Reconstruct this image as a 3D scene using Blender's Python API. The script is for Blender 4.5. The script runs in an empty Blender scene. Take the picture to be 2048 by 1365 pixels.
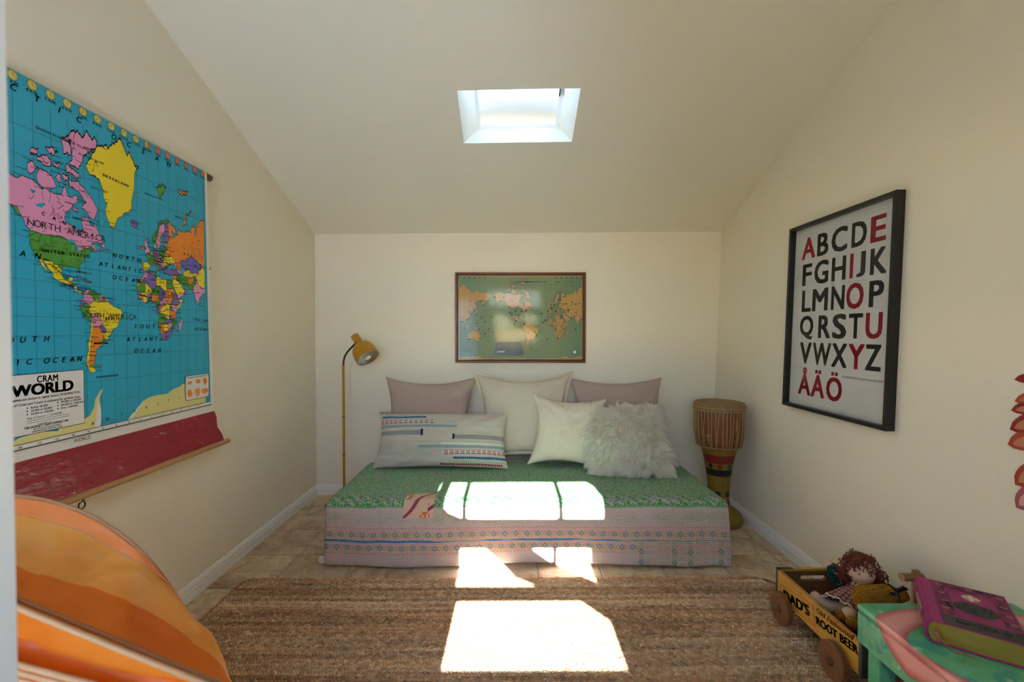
import bpy, bmesh, math, random
import numpy as np
from mathutils import Vector, Matrix, noise
from mathutils.geometry import tessellate_polygon

PI = math.pi
random.seed(7)
RNG = np.random.default_rng(11)
scene = bpy.context.scene
COL = scene.collection

# ------------------------------------------------------------------ camera, world, sun, exposure
cam_d = bpy.data.cameras.new('camera')
cam = bpy.data.objects.new('camera', cam_d)
COL.objects.link(cam)
cam.location = (0, 0, 1.21)
cam.rotation_euler = (PI / 2 - math.atan(15.5 / 910.2), 0, -math.atan(3 / 910.2))
cam_d.sensor_width = 36
cam_d.lens = 16
cam_d.clip_start = 0.02
cam_d.dof.use_dof = True
cam_d.dof.focus_distance = 2.9
cam_d.dof.aperture_fstop = 5.0
scene.camera = cam

SUN_TAN = 0.46
world = bpy.data.worlds.new('sky')
scene.world = world
world.use_nodes = True
wn = world.node_tree
sky = wn.nodes.new('ShaderNodeTexSky')
sky.sky_type = 'NISHITA'
sky.sun_disc = False
sky.sun_elevation = math.atan(SUN_TAN)
sky.sun_rotation = PI
sky.dust_density = 0.15
sky.ozone_density = 2.0
bg = wn.nodes['Background']
wn.links.new(sky.outputs[0], bg.inputs[0])
bg.inputs[1].default_value = 1.35

sun_d = bpy.data.lights.new('sun', 'SUN')
sun_d.energy = 48.0
sun_d.angle = math.radians(0.35)
sun_d.color = (1.0, 0.975, 0.94)
sun = bpy.data.objects.new('sun', sun_d)
COL.objects.link(sun)
sun.location = (0, -8, 5)
sun.rotation_euler = (PI / 2 - math.atan(SUN_TAN), 0, 0)

def portal(name, loc, rot, sx, sy):
    d = bpy.data.lights.new(name, 'AREA')
    d.shape = 'RECTANGLE'
    d.size = sx
    d.size_y = sy
    d.cycles.is_portal = True
    o = bpy.data.objects.new(name, d)
    COL.objects.link(o)
    o.location = loc
    o.rotation_euler = rot
    return o

vs = scene.view_settings
vs.view_transform = 'Standard'
vs.look = 'None'
vs.gamma = 1
vs.use_curve_mapping = False
vs.exposure = 0.95
scene.cycles.max_bounces = 14
scene.cycles.diffuse_bounces = 10
scene.cycles.transparent_max_bounces = 12
scene.cycles.sample_clamp_indirect = 0
scene.cycles.use_denoising = True

# ------------------------------------------------------------------ node expressions
class E:
    def __init__(s, nt, v):
        s.nt, s.v = nt, v
    def _m(s, op, *a):
        n = s.nt.nodes.new('ShaderNodeMath')
        n.operation = op
        for i, q in enumerate((s,) + a):
            if isinstance(q, E):
                if isinstance(q.v, (int, float)):
                    n.inputs[i].default_value = q.v
                else:
                    s.nt.links.new(q.v, n.inputs[i])
            else:
                n.inputs[i].default_value = q
        return E(s.nt, n.outputs[0])
    def __add__(s, o): return s._m('ADD', o)
    __radd__ = __add__
    def __sub__(s, o): return s._m('SUBTRACT', o)
    def __rsub__(s, o): return E(s.nt, float(o))._m('SUBTRACT', s)
    def __mul__(s, o): return s._m('MULTIPLY', o)
    __rmul__ = __mul__
    def __truediv__(s, o): return s._m('DIVIDE', o)
    def __lt__(s, o): return s._m('LESS_THAN', o)
    def __gt__(s, o): return s._m('GREATER_THAN', o)
    def __neg__(s): return s * -1.0
    def abs(s): return s._m('ABSOLUTE')
    def sin(s): return s._m('SINE')
    def cos(s): return s._m('COSINE')
    def floor(s): return s._m('FLOOR')
    def frac(s): return s._m('FRACT')
    def sqrt(s): return s._m('SQRT')
    def pow(s, p): return s._m('POWER', p)
    def min(s, o): return s._m('MINIMUM', o)
    def max(s, o): return s._m('MAXIMUM', o)
    def atan2(s, o): return s._m('ARCTAN2', o)
    def mod(s, o): return s._m('FLOORED_MODULO', o)
    def clamp(s):
        n = s._m('ADD', 0.0)
        n.v.node.use_clamp = True
        return n
    def step(s, a, b):
        return ((s - a) / (b - a)).clamp()
    def band(s, a, b):
        return (s > a) * (s < b)

class Mat:
    def __init__(s, name, rough=0.7, metal=0.0, spec=0.5):
        s.m = bpy.data.materials.new(name)
        s.m.use_nodes = True
        s.nt = s.m.node_tree
        s.b = s.nt.nodes['Principled BSDF']
        s.b.inputs['Roughness'].default_value = rough
        s.b.inputs['Metallic'].default_value = metal
        s.b.inputs['Specular IOR Level'].default_value = spec
    def link(s, a, b): s.nt.links.new(a, b)
    def col(s, c):
        if isinstance(c, (tuple, list)):
            s.b.inputs['Base Color'].default_value = (*c[:3], 1)
        else:
            s.link(c, s.b.inputs['Base Color'])
        return s
    def rough(s, e):
        s.link(e.v, s.b.inputs['Roughness'])
    def uv(s):
        n = s.nt.nodes.new('ShaderNodeUVMap')
        q = s.nt.nodes.new('ShaderNodeSeparateXYZ')
        s.link(n.outputs[0], q.inputs[0])
        return E(s.nt, q.outputs[0]), E(s.nt, q.outputs[1])
    def obj(s, which='Object'):
        n = s.nt.nodes.new('ShaderNodeTexCoord')
        q = s.nt.nodes.new('ShaderNodeSeparateXYZ')
        s.link(n.outputs[which], q.inputs[0])
        return [E(s.nt, q.outputs[i]) for i in range(3)]
    def rand(s):
        n = s.nt.nodes.new('ShaderNodeObjectInfo')
        return E(s.nt, n.outputs['Random'])
    def xyz(s, x, y, z=0.0):
        n = s.nt.nodes.new('ShaderNodeCombineXYZ')
        for i, q in enumerate((x, y, z)):
            if isinstance(q, E): s.link(q.v, n.inputs[i])
            else: n.inputs[i].default_value = q
        return n.outputs[0]
    def noise(s, vec, scale, detail=2.0, rough=0.5, dist=0.0):
        n = s.nt.nodes.new('ShaderNodeTexNoise')
        if vec is not None: s.link(vec, n.inputs['Vector'])
        n.inputs['Scale'].default_value = scale
        n.inputs['Detail'].default_value = detail
        n.inputs['Roughness'].default_value = rough
        n.inputs['Distortion'].default_value = dist
        return E(s.nt, n.outputs[0])
    def white(s, vec):
        n = s.nt.nodes.new('ShaderNodeTexWhiteNoise')
        s.link(vec, n.inputs['Vector'])
        return E(s.nt, n.outputs['Value'])
    def voro(s, vec, scale, feature='F1'):
        n = s.nt.nodes.new('ShaderNodeTexVoronoi')
        n.feature = feature
        if vec is not None: s.link(vec, n.inputs['Vector'])
        n.inputs['Scale'].default_value = scale
        return E(s.nt, n.outputs['Distance'])
    def attr(s, name):
        n = s.nt.nodes.new('ShaderNodeAttribute')
        n.attribute_name = name
        return n.outputs['Color']
    def mix(s, f, a, b):
        n = s.nt.nodes.new('ShaderNodeMix')
        n.data_type = 'RGBA'
        for i, q in ((0, f), (6, a), (7, b)):
            if isinstance(q, E): s.link(q.v, n.inputs[i])
            elif isinstance(q, (tuple, list)): n.inputs[i].default_value = (*q[:3], 1)
            elif isinstance(q, (int, float)): n.inputs[i].default_value = q
            else: s.link(q, n.inputs[i])
        return n.outputs[2]
    def ramp(s, f, stops):
        n = s.nt.nodes.new('ShaderNodeValToRGB')
        r = n.color_ramp
        while len(r.elements) < len(stops): r.elements.new(0.5)
        for e, (p, c) in zip(r.elements, stops):
            e.position = p
            e.color = (*c, 1)
        s.link(f.v, n.inputs[0])
        return n.outputs[0]
    def bump(s, h, strength=0.3, dist=0.01):
        n = s.nt.nodes.new('ShaderNodeBump')
        n.inputs['Strength'].default_value = strength
        n.inputs['Distance'].default_value = dist
        s.link(h.v, n.inputs['Height'])
        s.link(n.outputs[0], s.b.inputs['Normal'])
        return s

def S(r, g, b):
    """sRGB 0-255 to linear"""
    f = lambda c: (c / 255 / 12.92) if c <= 10.3 else ((c / 255 + 0.055) / 1.055) ** 2.4
    return (f(r), f(g), f(b))

_flat = {}
def flat(name, c, rough=0.7, metal=0.0, spec=0.5):
    if name not in _flat:
        _flat[name] = Mat(name, rough, metal, spec).col(c).m
    return _flat[name]

def glassy(name, refl=0.06, rough=0.02, tint=(1, 1, 1)):
    m = bpy.data.materials.new(name)
    m.use_nodes = True
    nt = m.node_tree
    nt.nodes.remove(nt.nodes['Principled BSDF'])
    t = nt.nodes.new('ShaderNodeBsdfTransparent')
    t.inputs[0].default_value = (*tint, 1)
    g = nt.nodes.new('ShaderNodeBsdfGlossy')
    g.inputs['Roughness'].default_value = rough
    fr = nt.nodes.new('ShaderNodeFresnel')
    fr.inputs['IOR'].default_value = 1.45
    k = nt.nodes.new('ShaderNodeMath')
    k.operation = 'MULTIPLY'
    k.inputs[1].default_value = refl / 0.04
    nt.links.new(fr.outputs[0], k.inputs[0])
    mx = nt.nodes.new('ShaderNodeMixShader')
    nt.links.new(k.outputs[0], mx.inputs[0])
    nt.links.new(t.outputs[0], mx.inputs[1])
    nt.links.new(g.outputs[0], mx.inputs[2])
    nt.links.new(mx.outputs[0], nt.nodes['Material Output'].inputs[0])
    return m

# ------------------------------------------------------------------ mesh helpers
class MB:
    def __init__(s):
        s.v, s.f, s.mi, s.uv = [], [], [], []
    def add(s, vs, fs, mi=0, M=None, uv=None):
        o = len(s.v)
        if M is not None: vs = [M @ Vector(p) for p in vs]
        s.v += [tuple(p) for p in vs]
        for f in fs:
            s.f.append([i + o for i in f])
            s.mi.append(mi)
        s.uv += list(uv) if uv is not None else [(0, 0)] * len(vs)
        return s
    def box(s, lo, hi, bev=0.0, mi=0, M=None):
        bm = bmesh.new()
        bmesh.ops.create_cube(bm, size=1)
        for v in bm.verts:
            v.co = Vector([lo[i] + (v.co[i] + .5) * (hi[i] - lo[i]) for i in range(3)])
        if bev > 0:
            bmesh.ops.bevel(bm, geom=bm.edges[:], offset=bev, segments=2 if bev > .004 else 1, affect='EDGES', profile=.5)
        s.bm(bm, mi, M)
        return s
    def bm(s, bm, mi=0, M=None):
        bm.verts.index_update()
        s.add([v.co.copy() for v in bm.verts], [[v.index for v in f.verts] for f in bm.faces], mi, M)
        bm.free()
    def tube(s, pts, r, seg=10, mi=0, caps=True, closed=False, M=None):
        pts = [Vector(p) for p in pts]
        n = len(pts)
        rs = r if isinstance(r, (list, tuple)) else [r] * n
        vs, fs = [], []
        t0 = (pts[1] - pts[0]).normalized()
        up = Vector((0, 0, 1)) if abs(t0.z) < .9 else Vector((1, 0, 0))
        x = t0.cross(up).normalized()
        for i, p in enumerate(pts):
            if closed: t = (pts[(i + 1) % n] - pts[i - 1]).normalized()
            else: t = (pts[min(i + 1, n - 1)] - pts[max(i - 1, 0)]).normalized()
            x = (x - t * x.dot(t)).normalized()
            y = t.cross(x)
            for k in range(seg):
                a = 2 * PI * k / seg
                vs.append(p + (x * math.cos(a) + y * math.sin(a)) * rs[i])
        m = n if closed else n - 1
        for i in range(m):
            j = (i + 1) % n
            for k in range(seg):
                l = (k + 1) % seg
                fs.append([i * seg + k, i * seg + l, j * seg + l, j * seg + k])
        if caps and not closed:
            fs.append(list(range(seg))[::-1])
            fs.append([(n - 1) * seg + k for k in range(seg)])
        s.add(vs, fs, mi, M)
        return s
    def lathe(s, prof, seg=32, mi=0, M=None):
        """prof: (r, z) pairs revolved about z"""
        vs, fs = [], []
        for r, z in prof:
            for k in range(seg):
                a = 2 * PI * k / seg
                vs.append((r * math.cos(a), r * math.sin(a), z))
        for i in range(len(prof) - 1):
            for k in range(seg):
                l = (k + 1) % seg
                fs.append([i * seg + k, i * seg + l, (i + 1) * seg + l, (i + 1) * seg + k])
        if prof[0][0] > 1e-6: fs.append(list(range(seg))[::-1])
        if prof[-1][0] > 1e-6: fs.append([(len(prof) - 1) * seg + k for k in range(seg)])
        s.add(vs, fs, mi, M)
        return s
    def prism(s, outer, holes, d, mi=0, M=None):
        """2-D outline (x, y) with holes, from z=0 to z=d"""
        loops = [outer] + list(holes)
        allp = [p for l in loops for p in l]
        tri = tessellate_polygon([[Vector((p[0], p[1], 0)) for p in l] for l in loops])
        n = len(allp)
        vs = [(p[0], p[1], 0) for p in allp] + [(p[0], p[1], d) for p in allp]
        fs = [list(t)[::-1] for t in tri] + [[i + n for i in t] for t in tri]
        o = 0
        for l in loops:
            k = len(l)
            for i in range(k):
                a, b = o + i, o + (i + 1) % k
                fs.append([a, b, b + n, a + n])
            o += k
        s.add(vs, fs, mi, M)
        return s
    def grid(s, nu, nv, fn, mi=0, uvfn=None, closed_u=False):
        vs, uv, fs = [], [], []
        for j in range(nv):
            for i in range(nu):
                a, b = i / (nu if closed_u else nu - 1), j / (nv - 1)
                vs.append(fn(a, b))
                uv.append(uvfn(a, b) if uvfn else (a, b))
        for j in range(nv - 1):
            for i in range(nu if closed_u else nu - 1):
                k = (i + 1) % nu
                fs.append([j * nu + i, j * nu + k, (j + 1) * nu + k, (j + 1) * nu + i])
        s.add(vs, fs, mi, None, uv)
        return s
    def build(s, name, mats, parent=None, smooth=False, fix=True, M=None):
        me = bpy.data.meshes.new(name)
        vs = s.v if M is None else [tuple(M @ Vector(p)) for p in s.v]
        me.from_pydata(vs, [], s.f)
        if not isinstance(mats, (list, tuple)): mats = [mats]
        for m in mats: me.materials.append(m)
        me.polygons.foreach_set('material_index', s.mi)
        lay = me.uv_layers.new(name='UVMap')
        li = np.empty(len(me.loops), dtype=np.int32)
        me.loops.foreach_get('vertex_index', li)
        lay.data.foreach_set('uv', np.asarray(s.uv, dtype=np.float32)[li].ravel())
        if fix:
            bm = bmesh.new()
            bm.from_mesh(me)
            bmesh.ops.recalc_face_normals(bm, faces=bm.faces[:])
            bm.to_mesh(me)
            bm.free()
        if smooth:
            me.polygons.foreach_set('use_smooth', [True] * len(me.polygons))
            if isinstance(smooth, (int, float)) and smooth is not True:
                me.set_sharp_from_angle(angle=math.radians(smooth))
        me.update()
        o = bpy.data.objects.new(name, me)
        COL.objects.link(o)
        if parent is not None: o.parent = parent
        return o

def thing(name, label, cat, loc=(0, 0, 0), group=None, M=None):
    o = bpy.data.objects.new(name, None)
    o.empty_display_size = 0.05
    COL.objects.link(o)
    if M is not None: o.matrix_world = M
    else: o.location = loc
    o['label'] = label
    o['category'] = cat
    if group: o['group'] = group
    return o
def tag(o, label, cat, group=None):
    o['label'] = label
    o['category'] = cat
    if group: o['group'] = group
    return o
def struct(o):
    o['kind'] = 'structure'
    return o
def stuff(o):
    o['kind'] = 'stuff'
    return o

def ctext(body, size=1.0, bold=0.0, shear=0.0, spacing=1.0, align='LEFT', res=3):
    """2-D triangles of a line of lettering"""
    cu = bpy.data.curves.new('lettering', 'FONT')
    cu.body = body
    cu.size = size
    cu.shear = shear
    cu.space_character = spacing
    cu.align_x = align
    cu.resolution_u = res
    cu.fill_mode = 'FRONT'
    ob = bpy.data.objects.new('lettering', cu)
    me = ob.to_mesh()
    vs = [(v.co.x, v.co.y) for v in me.vertices]
    fs = [list(p.vertices) for p in me.polygons]
    ob.to_mesh_clear()
    bpy.data.objects.remove(ob)
    bpy.data.curves.remove(cu)
    if bold > 0 and vs:
        n, v0, f0 = len(vs), vs, fs
        vs, fs = [], []
        for k, (dx, dy) in enumerate(((-bold, -bold * .6), (bold, -bold * .6), (bold, bold * .6), (-bold, bold * .6))):
            vs += [(x + dx, y + dy) for x, y in v0]
            fs += [[i + n * k for i in f] for f in f0]
    return vs, fs

class Print:
    """flat print on a surface: fn(u, v, layer) -> point"""
    def __init__(s, fn):
        s.fn, s.mb = fn, MB()
    def tri(s, pts, mi, layer):
        t = tessellate_polygon([[Vector((p[0], p[1], 0)) for p in pts]])
        s.mb.add([s.fn(p[0], p[1], layer) for p in pts], [list(q) for q in t], mi)
    def line(s, pts, w, mi, layer, closed=False):
        n = len(pts)
        vs, fs = [], []
        m = n if closed else n - 1
        for i in range(m):
            a, b = pts[i], pts[(i + 1) % n]
            dx, dy = b[0] - a[0], b[1] - a[1]
            L = math.hypot(dx, dy)
            if L < 1e-9: continue
            nx, ny = -dy / L * w / 2, dx / L * w / 2
            ex, ey = dx / L * w * .3, dy / L * w * .3
            k = len(vs)
            for p in ((a[0] - ex + nx, a[1] - ey + ny), (a[0] - ex - nx, a[1] - ey - ny), (b[0] + ex - nx, b[1] + ey - ny), (b[0] + ex + nx, b[1] + ey + ny)):
                vs.append(s.fn(p[0], p[1], layer))
            fs.append([k, k + 1, k + 2, k + 3])
        s.mb.add(vs, fs, mi)
    def disc(s, c, r, mi, layer, n=14, ry=None):
        s.tri([(c[0] + r * math.cos(2 * PI * k / n), c[1] + (ry or r) * math.sin(2 * PI * k / n)) for k in range(n)], mi, layer)
    def rect(s, a, b, mi, layer):
        s.tri([(a[0], a[1]), (b[0], a[1]), (b[0], b[1]), (a[0], b[1])], mi, layer)
    def text(s, body, pos, size, mi, layer, bold=0.0, shear=0.0, spacing=1.0, rot=0.0, fit=None, box=None, center=False):
        """fit: total width to stretch to by letter spacing-free scaling; box: (w, h) exact glyph box"""
        vs, fs = ctext(body, 1.0, bold, shear, spacing)
        if not vs: return
        xs = [p[0] for p in vs]; ys = [p[1] for p in vs]
        x0, x1, y0, y1 = min(xs), max(xs), min(ys), max(ys)
        if box:
            sx, sy = box[0] / (x1 - x0), box[1] / (y1 - y0)
            q = [((x - x0) * sx, (y - y0) * sy) for x, y in vs]
            tw = box[0]
        else:
            sx = sy = size
            if fit: sx = fit / (x1 - x0)
            q = [((x - x0) * sx, y * sy) for x, y in vs]
            tw = (x1 - x0) * sx
        c, sn = math.cos(rot), math.sin(rot)
        ox = -tw / 2 if center else 0
        pts = [(pos[0] + (x + ox) * c - y * sn, pos[1] + (x + ox) * sn + y * c) for x, y in q]
        s.mb.add([s.fn(p[0], p[1], layer) for p in pts], fs, mi)
    def spread(s, body, a, b, size, mi, layer, bold=0.0, shear=0.0):
        """letters spread evenly from a to b"""
        n = len(body)
        rot = math.atan2(b[1] - a[1], b[0] - a[0])
        for i, ch in enumerate(body):
            if ch == ' ': continue
            t = i / max(1, n - 1)
            s.text(ch, (a[0] + (b[0] - a[0]) * t, a[1] + (b[1] - a[1]) * t), size, mi, layer, bold, shear, rot=rot, center=True)
    def build(s, name, mats, parent, M=None):
        return s.mb.build(name, mats, parent, fix=False, M=M)

def blob(parts, voxel, smooth=6, disp=None):
    """one continuous body from capsules (p0, r0, p1, r1): returns MB"""
    bm = bmesh.new()
    for p0, r0, p1, r1 in parts:
        p0, p1 = Vector(p0), Vector(p1)
        n = max(2, int((p1 - p0).length / (min(r0, r1) * .5)) + 1)
        for i in range(n):
            t = i / (n - 1)
            bmesh.ops.create_icosphere(bm, subdivisions=2, radius=r0 + (r1 - r0) * t, matrix=Matrix.Translation(p0.lerp(p1, t)))
    me = bpy.data.meshes.new('body')
    bm.to_mesh(me)
    bm.free()
    ob = bpy.data.objects.new('body', me)
    COL.objects.link(ob)
    m = ob.modifiers.new('r', 'REMESH')
    m.mode = 'VOXEL'
    m.voxel_size = voxel
    m2 = ob.modifiers.new('s', 'SMOOTH')
    m2.factor = .5
    m2.iterations = smooth
    dg = bpy.context.evaluated_depsgraph_get()
    ev = ob.evaluated_get(dg)
    em = ev.to_mesh()
    mb = MB()
    mb.add([v.co.copy() for v in em.vertices], [list(p.vertices) for p in em.polygons])
    ev.to_mesh_clear()
    bpy.data.objects.remove(ob)
    bpy.data.meshes.remove(me)
    return mb

def rrect(x0, y0, x1, y1, r, n=5):
    pts = []
    for cx, cy, a0 in ((x1 - r, y1 - r, 0), (x0 + r, y1 - r, 90), (x0 + r, y0 + r, 180), (x1 - r, y0 + r, 270)):
        for k in range(n + 1):
            a = math.radians(a0 + 90 * k / n)
            pts.append((cx + r * math.cos(a), cy + r * math.sin(a)))
    return pts

# ------------------------------------------------------------------ room
XL, YB, YF, YR = -1.455, 3.40, -0.60, 1.40
def XR(z): return 1.508 + 0.033 * z
def cz(x, y):
    """underside of the two roof slopes"""
    s = 0.393 + 0.012 * x
    yy = y if y >= YR else 2 * YR - y
    return 1.957 + 0.0068 * x + s * (YB - yy)

def wall_mat(name, c):
    m = Mat(name, 0.75, spec=0.25)
    o = m.obj()
    v = m.xyz(*o)
    n = m.noise(v, 3.0, 3)
    m.col(m.mix(n.step(.3, .7), tuple(k * .985 for k in c), c))
    m.bump(m.noise(v, 160, 2) * .6 + m.noise(v, 28, 2) * .5, 0.06, 0.004)
    return m.m
WALL = wall_mat('cream_wall_paint', (0.80, 0.74, 0.615))
CEIL = wall_mat('cream_ceiling_paint', (0.80, 0.745, 0.63))
TRIM = Mat('white_trim_paint', 0.45).col((0.80, 0.80, 0.78)).m
DOORP = Mat('skylit_door_paint', 0.35).col((0.80, 0.86, 0.94)).m  # blue daylight cast mixed into the white paint

T = 0.12
# back, left and right walls (gable shaped sides)
def side_wall(name, xf, out, holes=()):
    prof = [(YF - T, -.05), (YB + T, -.05), (YB + T, cz(0, YB) + .1), (YR, cz(0, YR) + .22), (YF - T, cz(0, YF) + .1)]
    mb = MB().prism(prof, holes, T)
    vs = []
    for y, z, d in mb.v:
        vs.append((xf(z) + out * d, y, z))
    mb.v = vs
    return struct(mb.build(name, WALL))
side_wall('wall_left', lambda z: XL, -1)
side_wall('wall_right', XR, 1)
mb = MB().box((XL - .05, YB, -.05), (1.68, YB + T, 2.02))
struct(mb.build('wall_back', WALL))
DX0, DX1, DH = -0.46, 0.53, 1.93
WIN = (-1.06, -0.54, 0.30, 1.80)         # added frosted window left of the door, unseen; its pane spreads sun as fill
mb = MB().prism([(XL - .05, -.05), (1.68, -.05), (1.68, 2.05), (XL - .05, 2.05)], [[(DX0, 0), (DX1, 0), (DX1, DH), (DX0, DH)], [(WIN[0], WIN[2]), (WIN[1], WIN[2]), (WIN[1], WIN[3]), (WIN[0], WIN[3])]], T)
mb.v = [(x, YF - d, z) for x, z, d in mb.v]
struct(mb.build('wall_front', WALL))

# ceiling with the skylight shaft
SX0, SX1, SY0, SY1 = -0.262, 0.345, 2.255, 2.575
PX0, PX1, PY0, PY1 = -0.175, 0.266, 2.235, 2.700
def up(x, y, d):
    return (x, y, cz(x, y) + d)
mb = MB()
xs = [XL - .02, SX0, SX1, 1.70]
ys = [YF - .15, YR, SY0, SY1, YB + .05]
for j in range(4):
    for i in range(3):
        if j == 2 and i == 1: continue
        a, b, c, d = xs[i], xs[i + 1], ys[j], ys[j + 1]
        for off, rev in ((0, False), (.24, True)):
            q = [(a, c), (b, c), (b, d), (a, d)]
            k = len(mb.v)
            mb.add([up(p[0], p[1], off) for p in q], [[0, 1, 2, 3]])
def ring(mb, lo, hi, dlo, dhi):
    A = [(lo[0], lo[2]), (lo[1], lo[2]), (lo[1], lo[3]), (lo[0], lo[3])]
    B = [(hi[0], hi[2]), (hi[1], hi[2]), (hi[1], hi[3]), (hi[0], hi[3])]
    for i in range(4):
        j = (i + 1) % 4
        mb.add([up(*A[i], dlo), up(*A[j], dlo), up(*B[j], dhi), up(*B[i], dhi)], [[0, 1, 2, 3]])
ceil = struct(mb.build('ceiling', CEIL, fix=False))
sky1 = MB()
SHD = 0.185
ring(sky1, (SX0, SX1, SY0, SY1), (PX0 - .02, PX1 + .02, PY0 - .02, PY1 + .004), 0, SHD)
w1 = struct(sky1.build('window_1', Mat('shaft_paint', .7).col((0.76, 0.70, 0.56)).m, fix=False))
w1.data.materials[0].use_backface_culling = False
mb = MB()
ring(mb, (PX0 - .02, PX1 + .02, PY0 - .02, PY1 + .004), (PX0, PX1, PY0, PY1 - .008), SHD, SHD + .012)
ring(mb, (SX0 - .3, SX1 + .3, PY0 - .3, PY1 + .3), (PX0, PX1, PY0, PY1 - .008), .245, SHD + .014)
mb.build('skylight_frame', TRIM, w1, fix=False)
def dome(a, b):
    x = PX0 + (PX1 - PX0) * a
    y = PY0 + (PY1 - .008 - PY0) * b
    h = (math.sin(PI * a) * math.sin(PI * b)) ** .6 if 0 < a < 1 and 0 < b < 1 else 0
    return up(x, y, SHD + .013 + .022 * h)
m = bpy.data.materials.new('white_acrylic')
m.use_nodes = True
nt = m.node_tree
nt.nodes.remove(nt.nodes['Principled BSDF'])
tr = nt.nodes.new('ShaderNodeBsdfTransparent'); tr.inputs[0].default_value = (.97, .97, .97, 1)
tl = nt.nodes.new('ShaderNodeBsdfTranslucent'); tl.inputs[0].default_value = (.95, .97, 1, 1)
mx = nt.nodes.new('ShaderNodeMixShader'); mx.inputs[0].default_value = .3
nt.links.new(tr.outputs[0], mx.inputs[1]); nt.links.new(tl.outputs[0], mx.inputs[2])
nt.links.new(mx.outputs[0], nt.nodes['Material Output'].inputs[0])
MB().grid(17, 17, dome).build('dome_pane', m, w1, smooth=True, fix=False)
GREYSTRIP = flat('dark_grey_gasket', (.06, .065, .07), .6)
MB().box((PX1 - .004, PY1 - .30, 0), (PX1 + .004, PY1 - .20, .012)).build('gasket', GREYSTRIP, w1, M=Matrix.Translation((0, 0, cz(.26, PY1 - .25) + SHD - .004)) @ Matrix.Translation((0, PY1 - .25, 0)) @ Matrix.Rotation(-math.atan(.393), 4, 'X') @ Matrix.Translation((0, -(PY1 - .25), 0)))

# side window beside the door, added behind the camera as soft fill
x0, x1, z0, z1 = WIN
mb = MB()
for a, b in (((x0, z0), (x1, z0 + .05)), ((x0, z1 - .05), (x1, z1)), ((x0, z0 + .05), (x0 + .05, z1 - .05)), ((x1 - .05, z0 + .05), (x1, z1 - .05)), ((x0 + .05, 1.10), (x1 - .05, 1.135))):
    mb.box((a[0], YF - .09, a[1]), (b[0], YF - .04, b[1]), .003)
w2 = struct(mb.build('fill_window', TRIM))
fg = bpy.data.materials.new('fill_diffuser_glass')
fg.use_nodes = True
nt = fg.node_tree
nt.nodes.remove(nt.nodes['Principled BSDF'])
tl = nt.nodes.new('ShaderNodeBsdfTranslucent'); tl.inputs[0].default_value = (.26, .345, .46, 1)
nt.links.new(tl.outputs[0], nt.nodes['Material Output'].inputs[0])
for za, zb in ((z0 + .05, 1.10), (1.135, z1 - .05)):
    MB().add([(x0 + .05, YF - .064, za), (x1 - .05, YF - .064, za), (x1 - .05, YF - .064, zb), (x0 + .05, YF - .064, zb)], [[0, 1, 2, 3]]).build('fill_diffuser_pane', fg, w2, fix=False)
MB().box((x0 - .05, YF - .1, z0 - .03), (x1 + .05, YF + .03, z0), .005).build('window_sill', TRIM, w2)

# inner door leaf, swung open against the view's left side
DT = 0.042
mb = MB()
LX = -0.352
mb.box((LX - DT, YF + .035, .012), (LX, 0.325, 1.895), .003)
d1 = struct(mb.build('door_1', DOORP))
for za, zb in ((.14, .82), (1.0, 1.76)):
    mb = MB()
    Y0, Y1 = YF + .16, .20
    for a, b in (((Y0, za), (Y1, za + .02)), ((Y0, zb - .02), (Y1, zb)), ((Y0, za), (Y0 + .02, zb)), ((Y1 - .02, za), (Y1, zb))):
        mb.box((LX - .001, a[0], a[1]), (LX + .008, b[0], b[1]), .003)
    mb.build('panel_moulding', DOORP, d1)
mb = MB().tube([(LX - DT - .045, .26, .95), (LX + .045, .26, .95)], .008, 10)
for sx in (LX + .045, LX - DT - .045):
    mb.tube([(sx, .27, .95), (sx, .15, .95)], .009, 10)
mb.build('door_handle', flat('brushed_nickel', (.55, .54, .52), .3, 1.0), d1, smooth=40)

# added glazed door, unseen behind the camera; openings shaped to cast the sun patches
mb = MB()
YD = -0.722
holes = []
SH = 0.0377        # the door hangs on the outer face
top = 1.882; mid0, mid1 = 1.29, 1.468; b0, b1 = 1.044, 1.234
holes.append([(-.254, 1.882), (-.395, 1.878), (-.40, 1.80), (-.38, 1.72), (-.32, 1.655), (-.254, 1.626)])
holes.append(rrect(-.226, 1.623, .248, 1.882, .012))
holes.append([(.276, 1.623), (.48, 1.623), (.482, 1.75), (.47, 1.82), (.44, 1.862), (.40, 1.882), (.276, 1.882)])
holes.append(rrect(-.258, mid0, .216, mid1, .006))
holes.append(rrect(.242, mid0, .413, mid1, .006))
holes.append([(-.245, b0), (.415, b0), (.412, b1), (-.238, b1)])
mb.prism([(DX0 - .03, .0), (DX1 + .03, .0), (DX1 + .03, DH + .03), (DX0 - .03, DH + .03)], holes, .012)
mb.v = [(x, YD - d, z + (SH if z > .05 and z < DH else 0)) for x, z, d in mb.v]
d2 = struct(mb.build('sun_patch_door', TRIM))
br = MB().prism([(-.19, 1.53), (-.09, 1.4365), (.022, 1.332), (.16, 1.285), (.314, 1.239), (.41, 1.178), (.46, 1.15), (.50, 1.27), (.41, 1.313), (.30, 1.36), (.2155, 1.396), (.1155, 1.468), (.03, 1.53)], [], .01)  # added slanted blocker, outlined to cast the diagonal band of shadow
br.v = [(x, YD - .013 - d, z + SH) for x, z, d in br.v]
br.build('shadow_blocker', TRIM, d2)
MB().box((-.42, YD + .0005, 1.0), (.50, YD + .0025, 1.925)).build('pane', glassy('door_glass'), d2)
MB().box((.455, YD, .93), (.475, YD + .04, 1.08), .006).build('door_handle', flat('brushed_nickel', (.55, .54, .52), .3, 1.0), d2)

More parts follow.
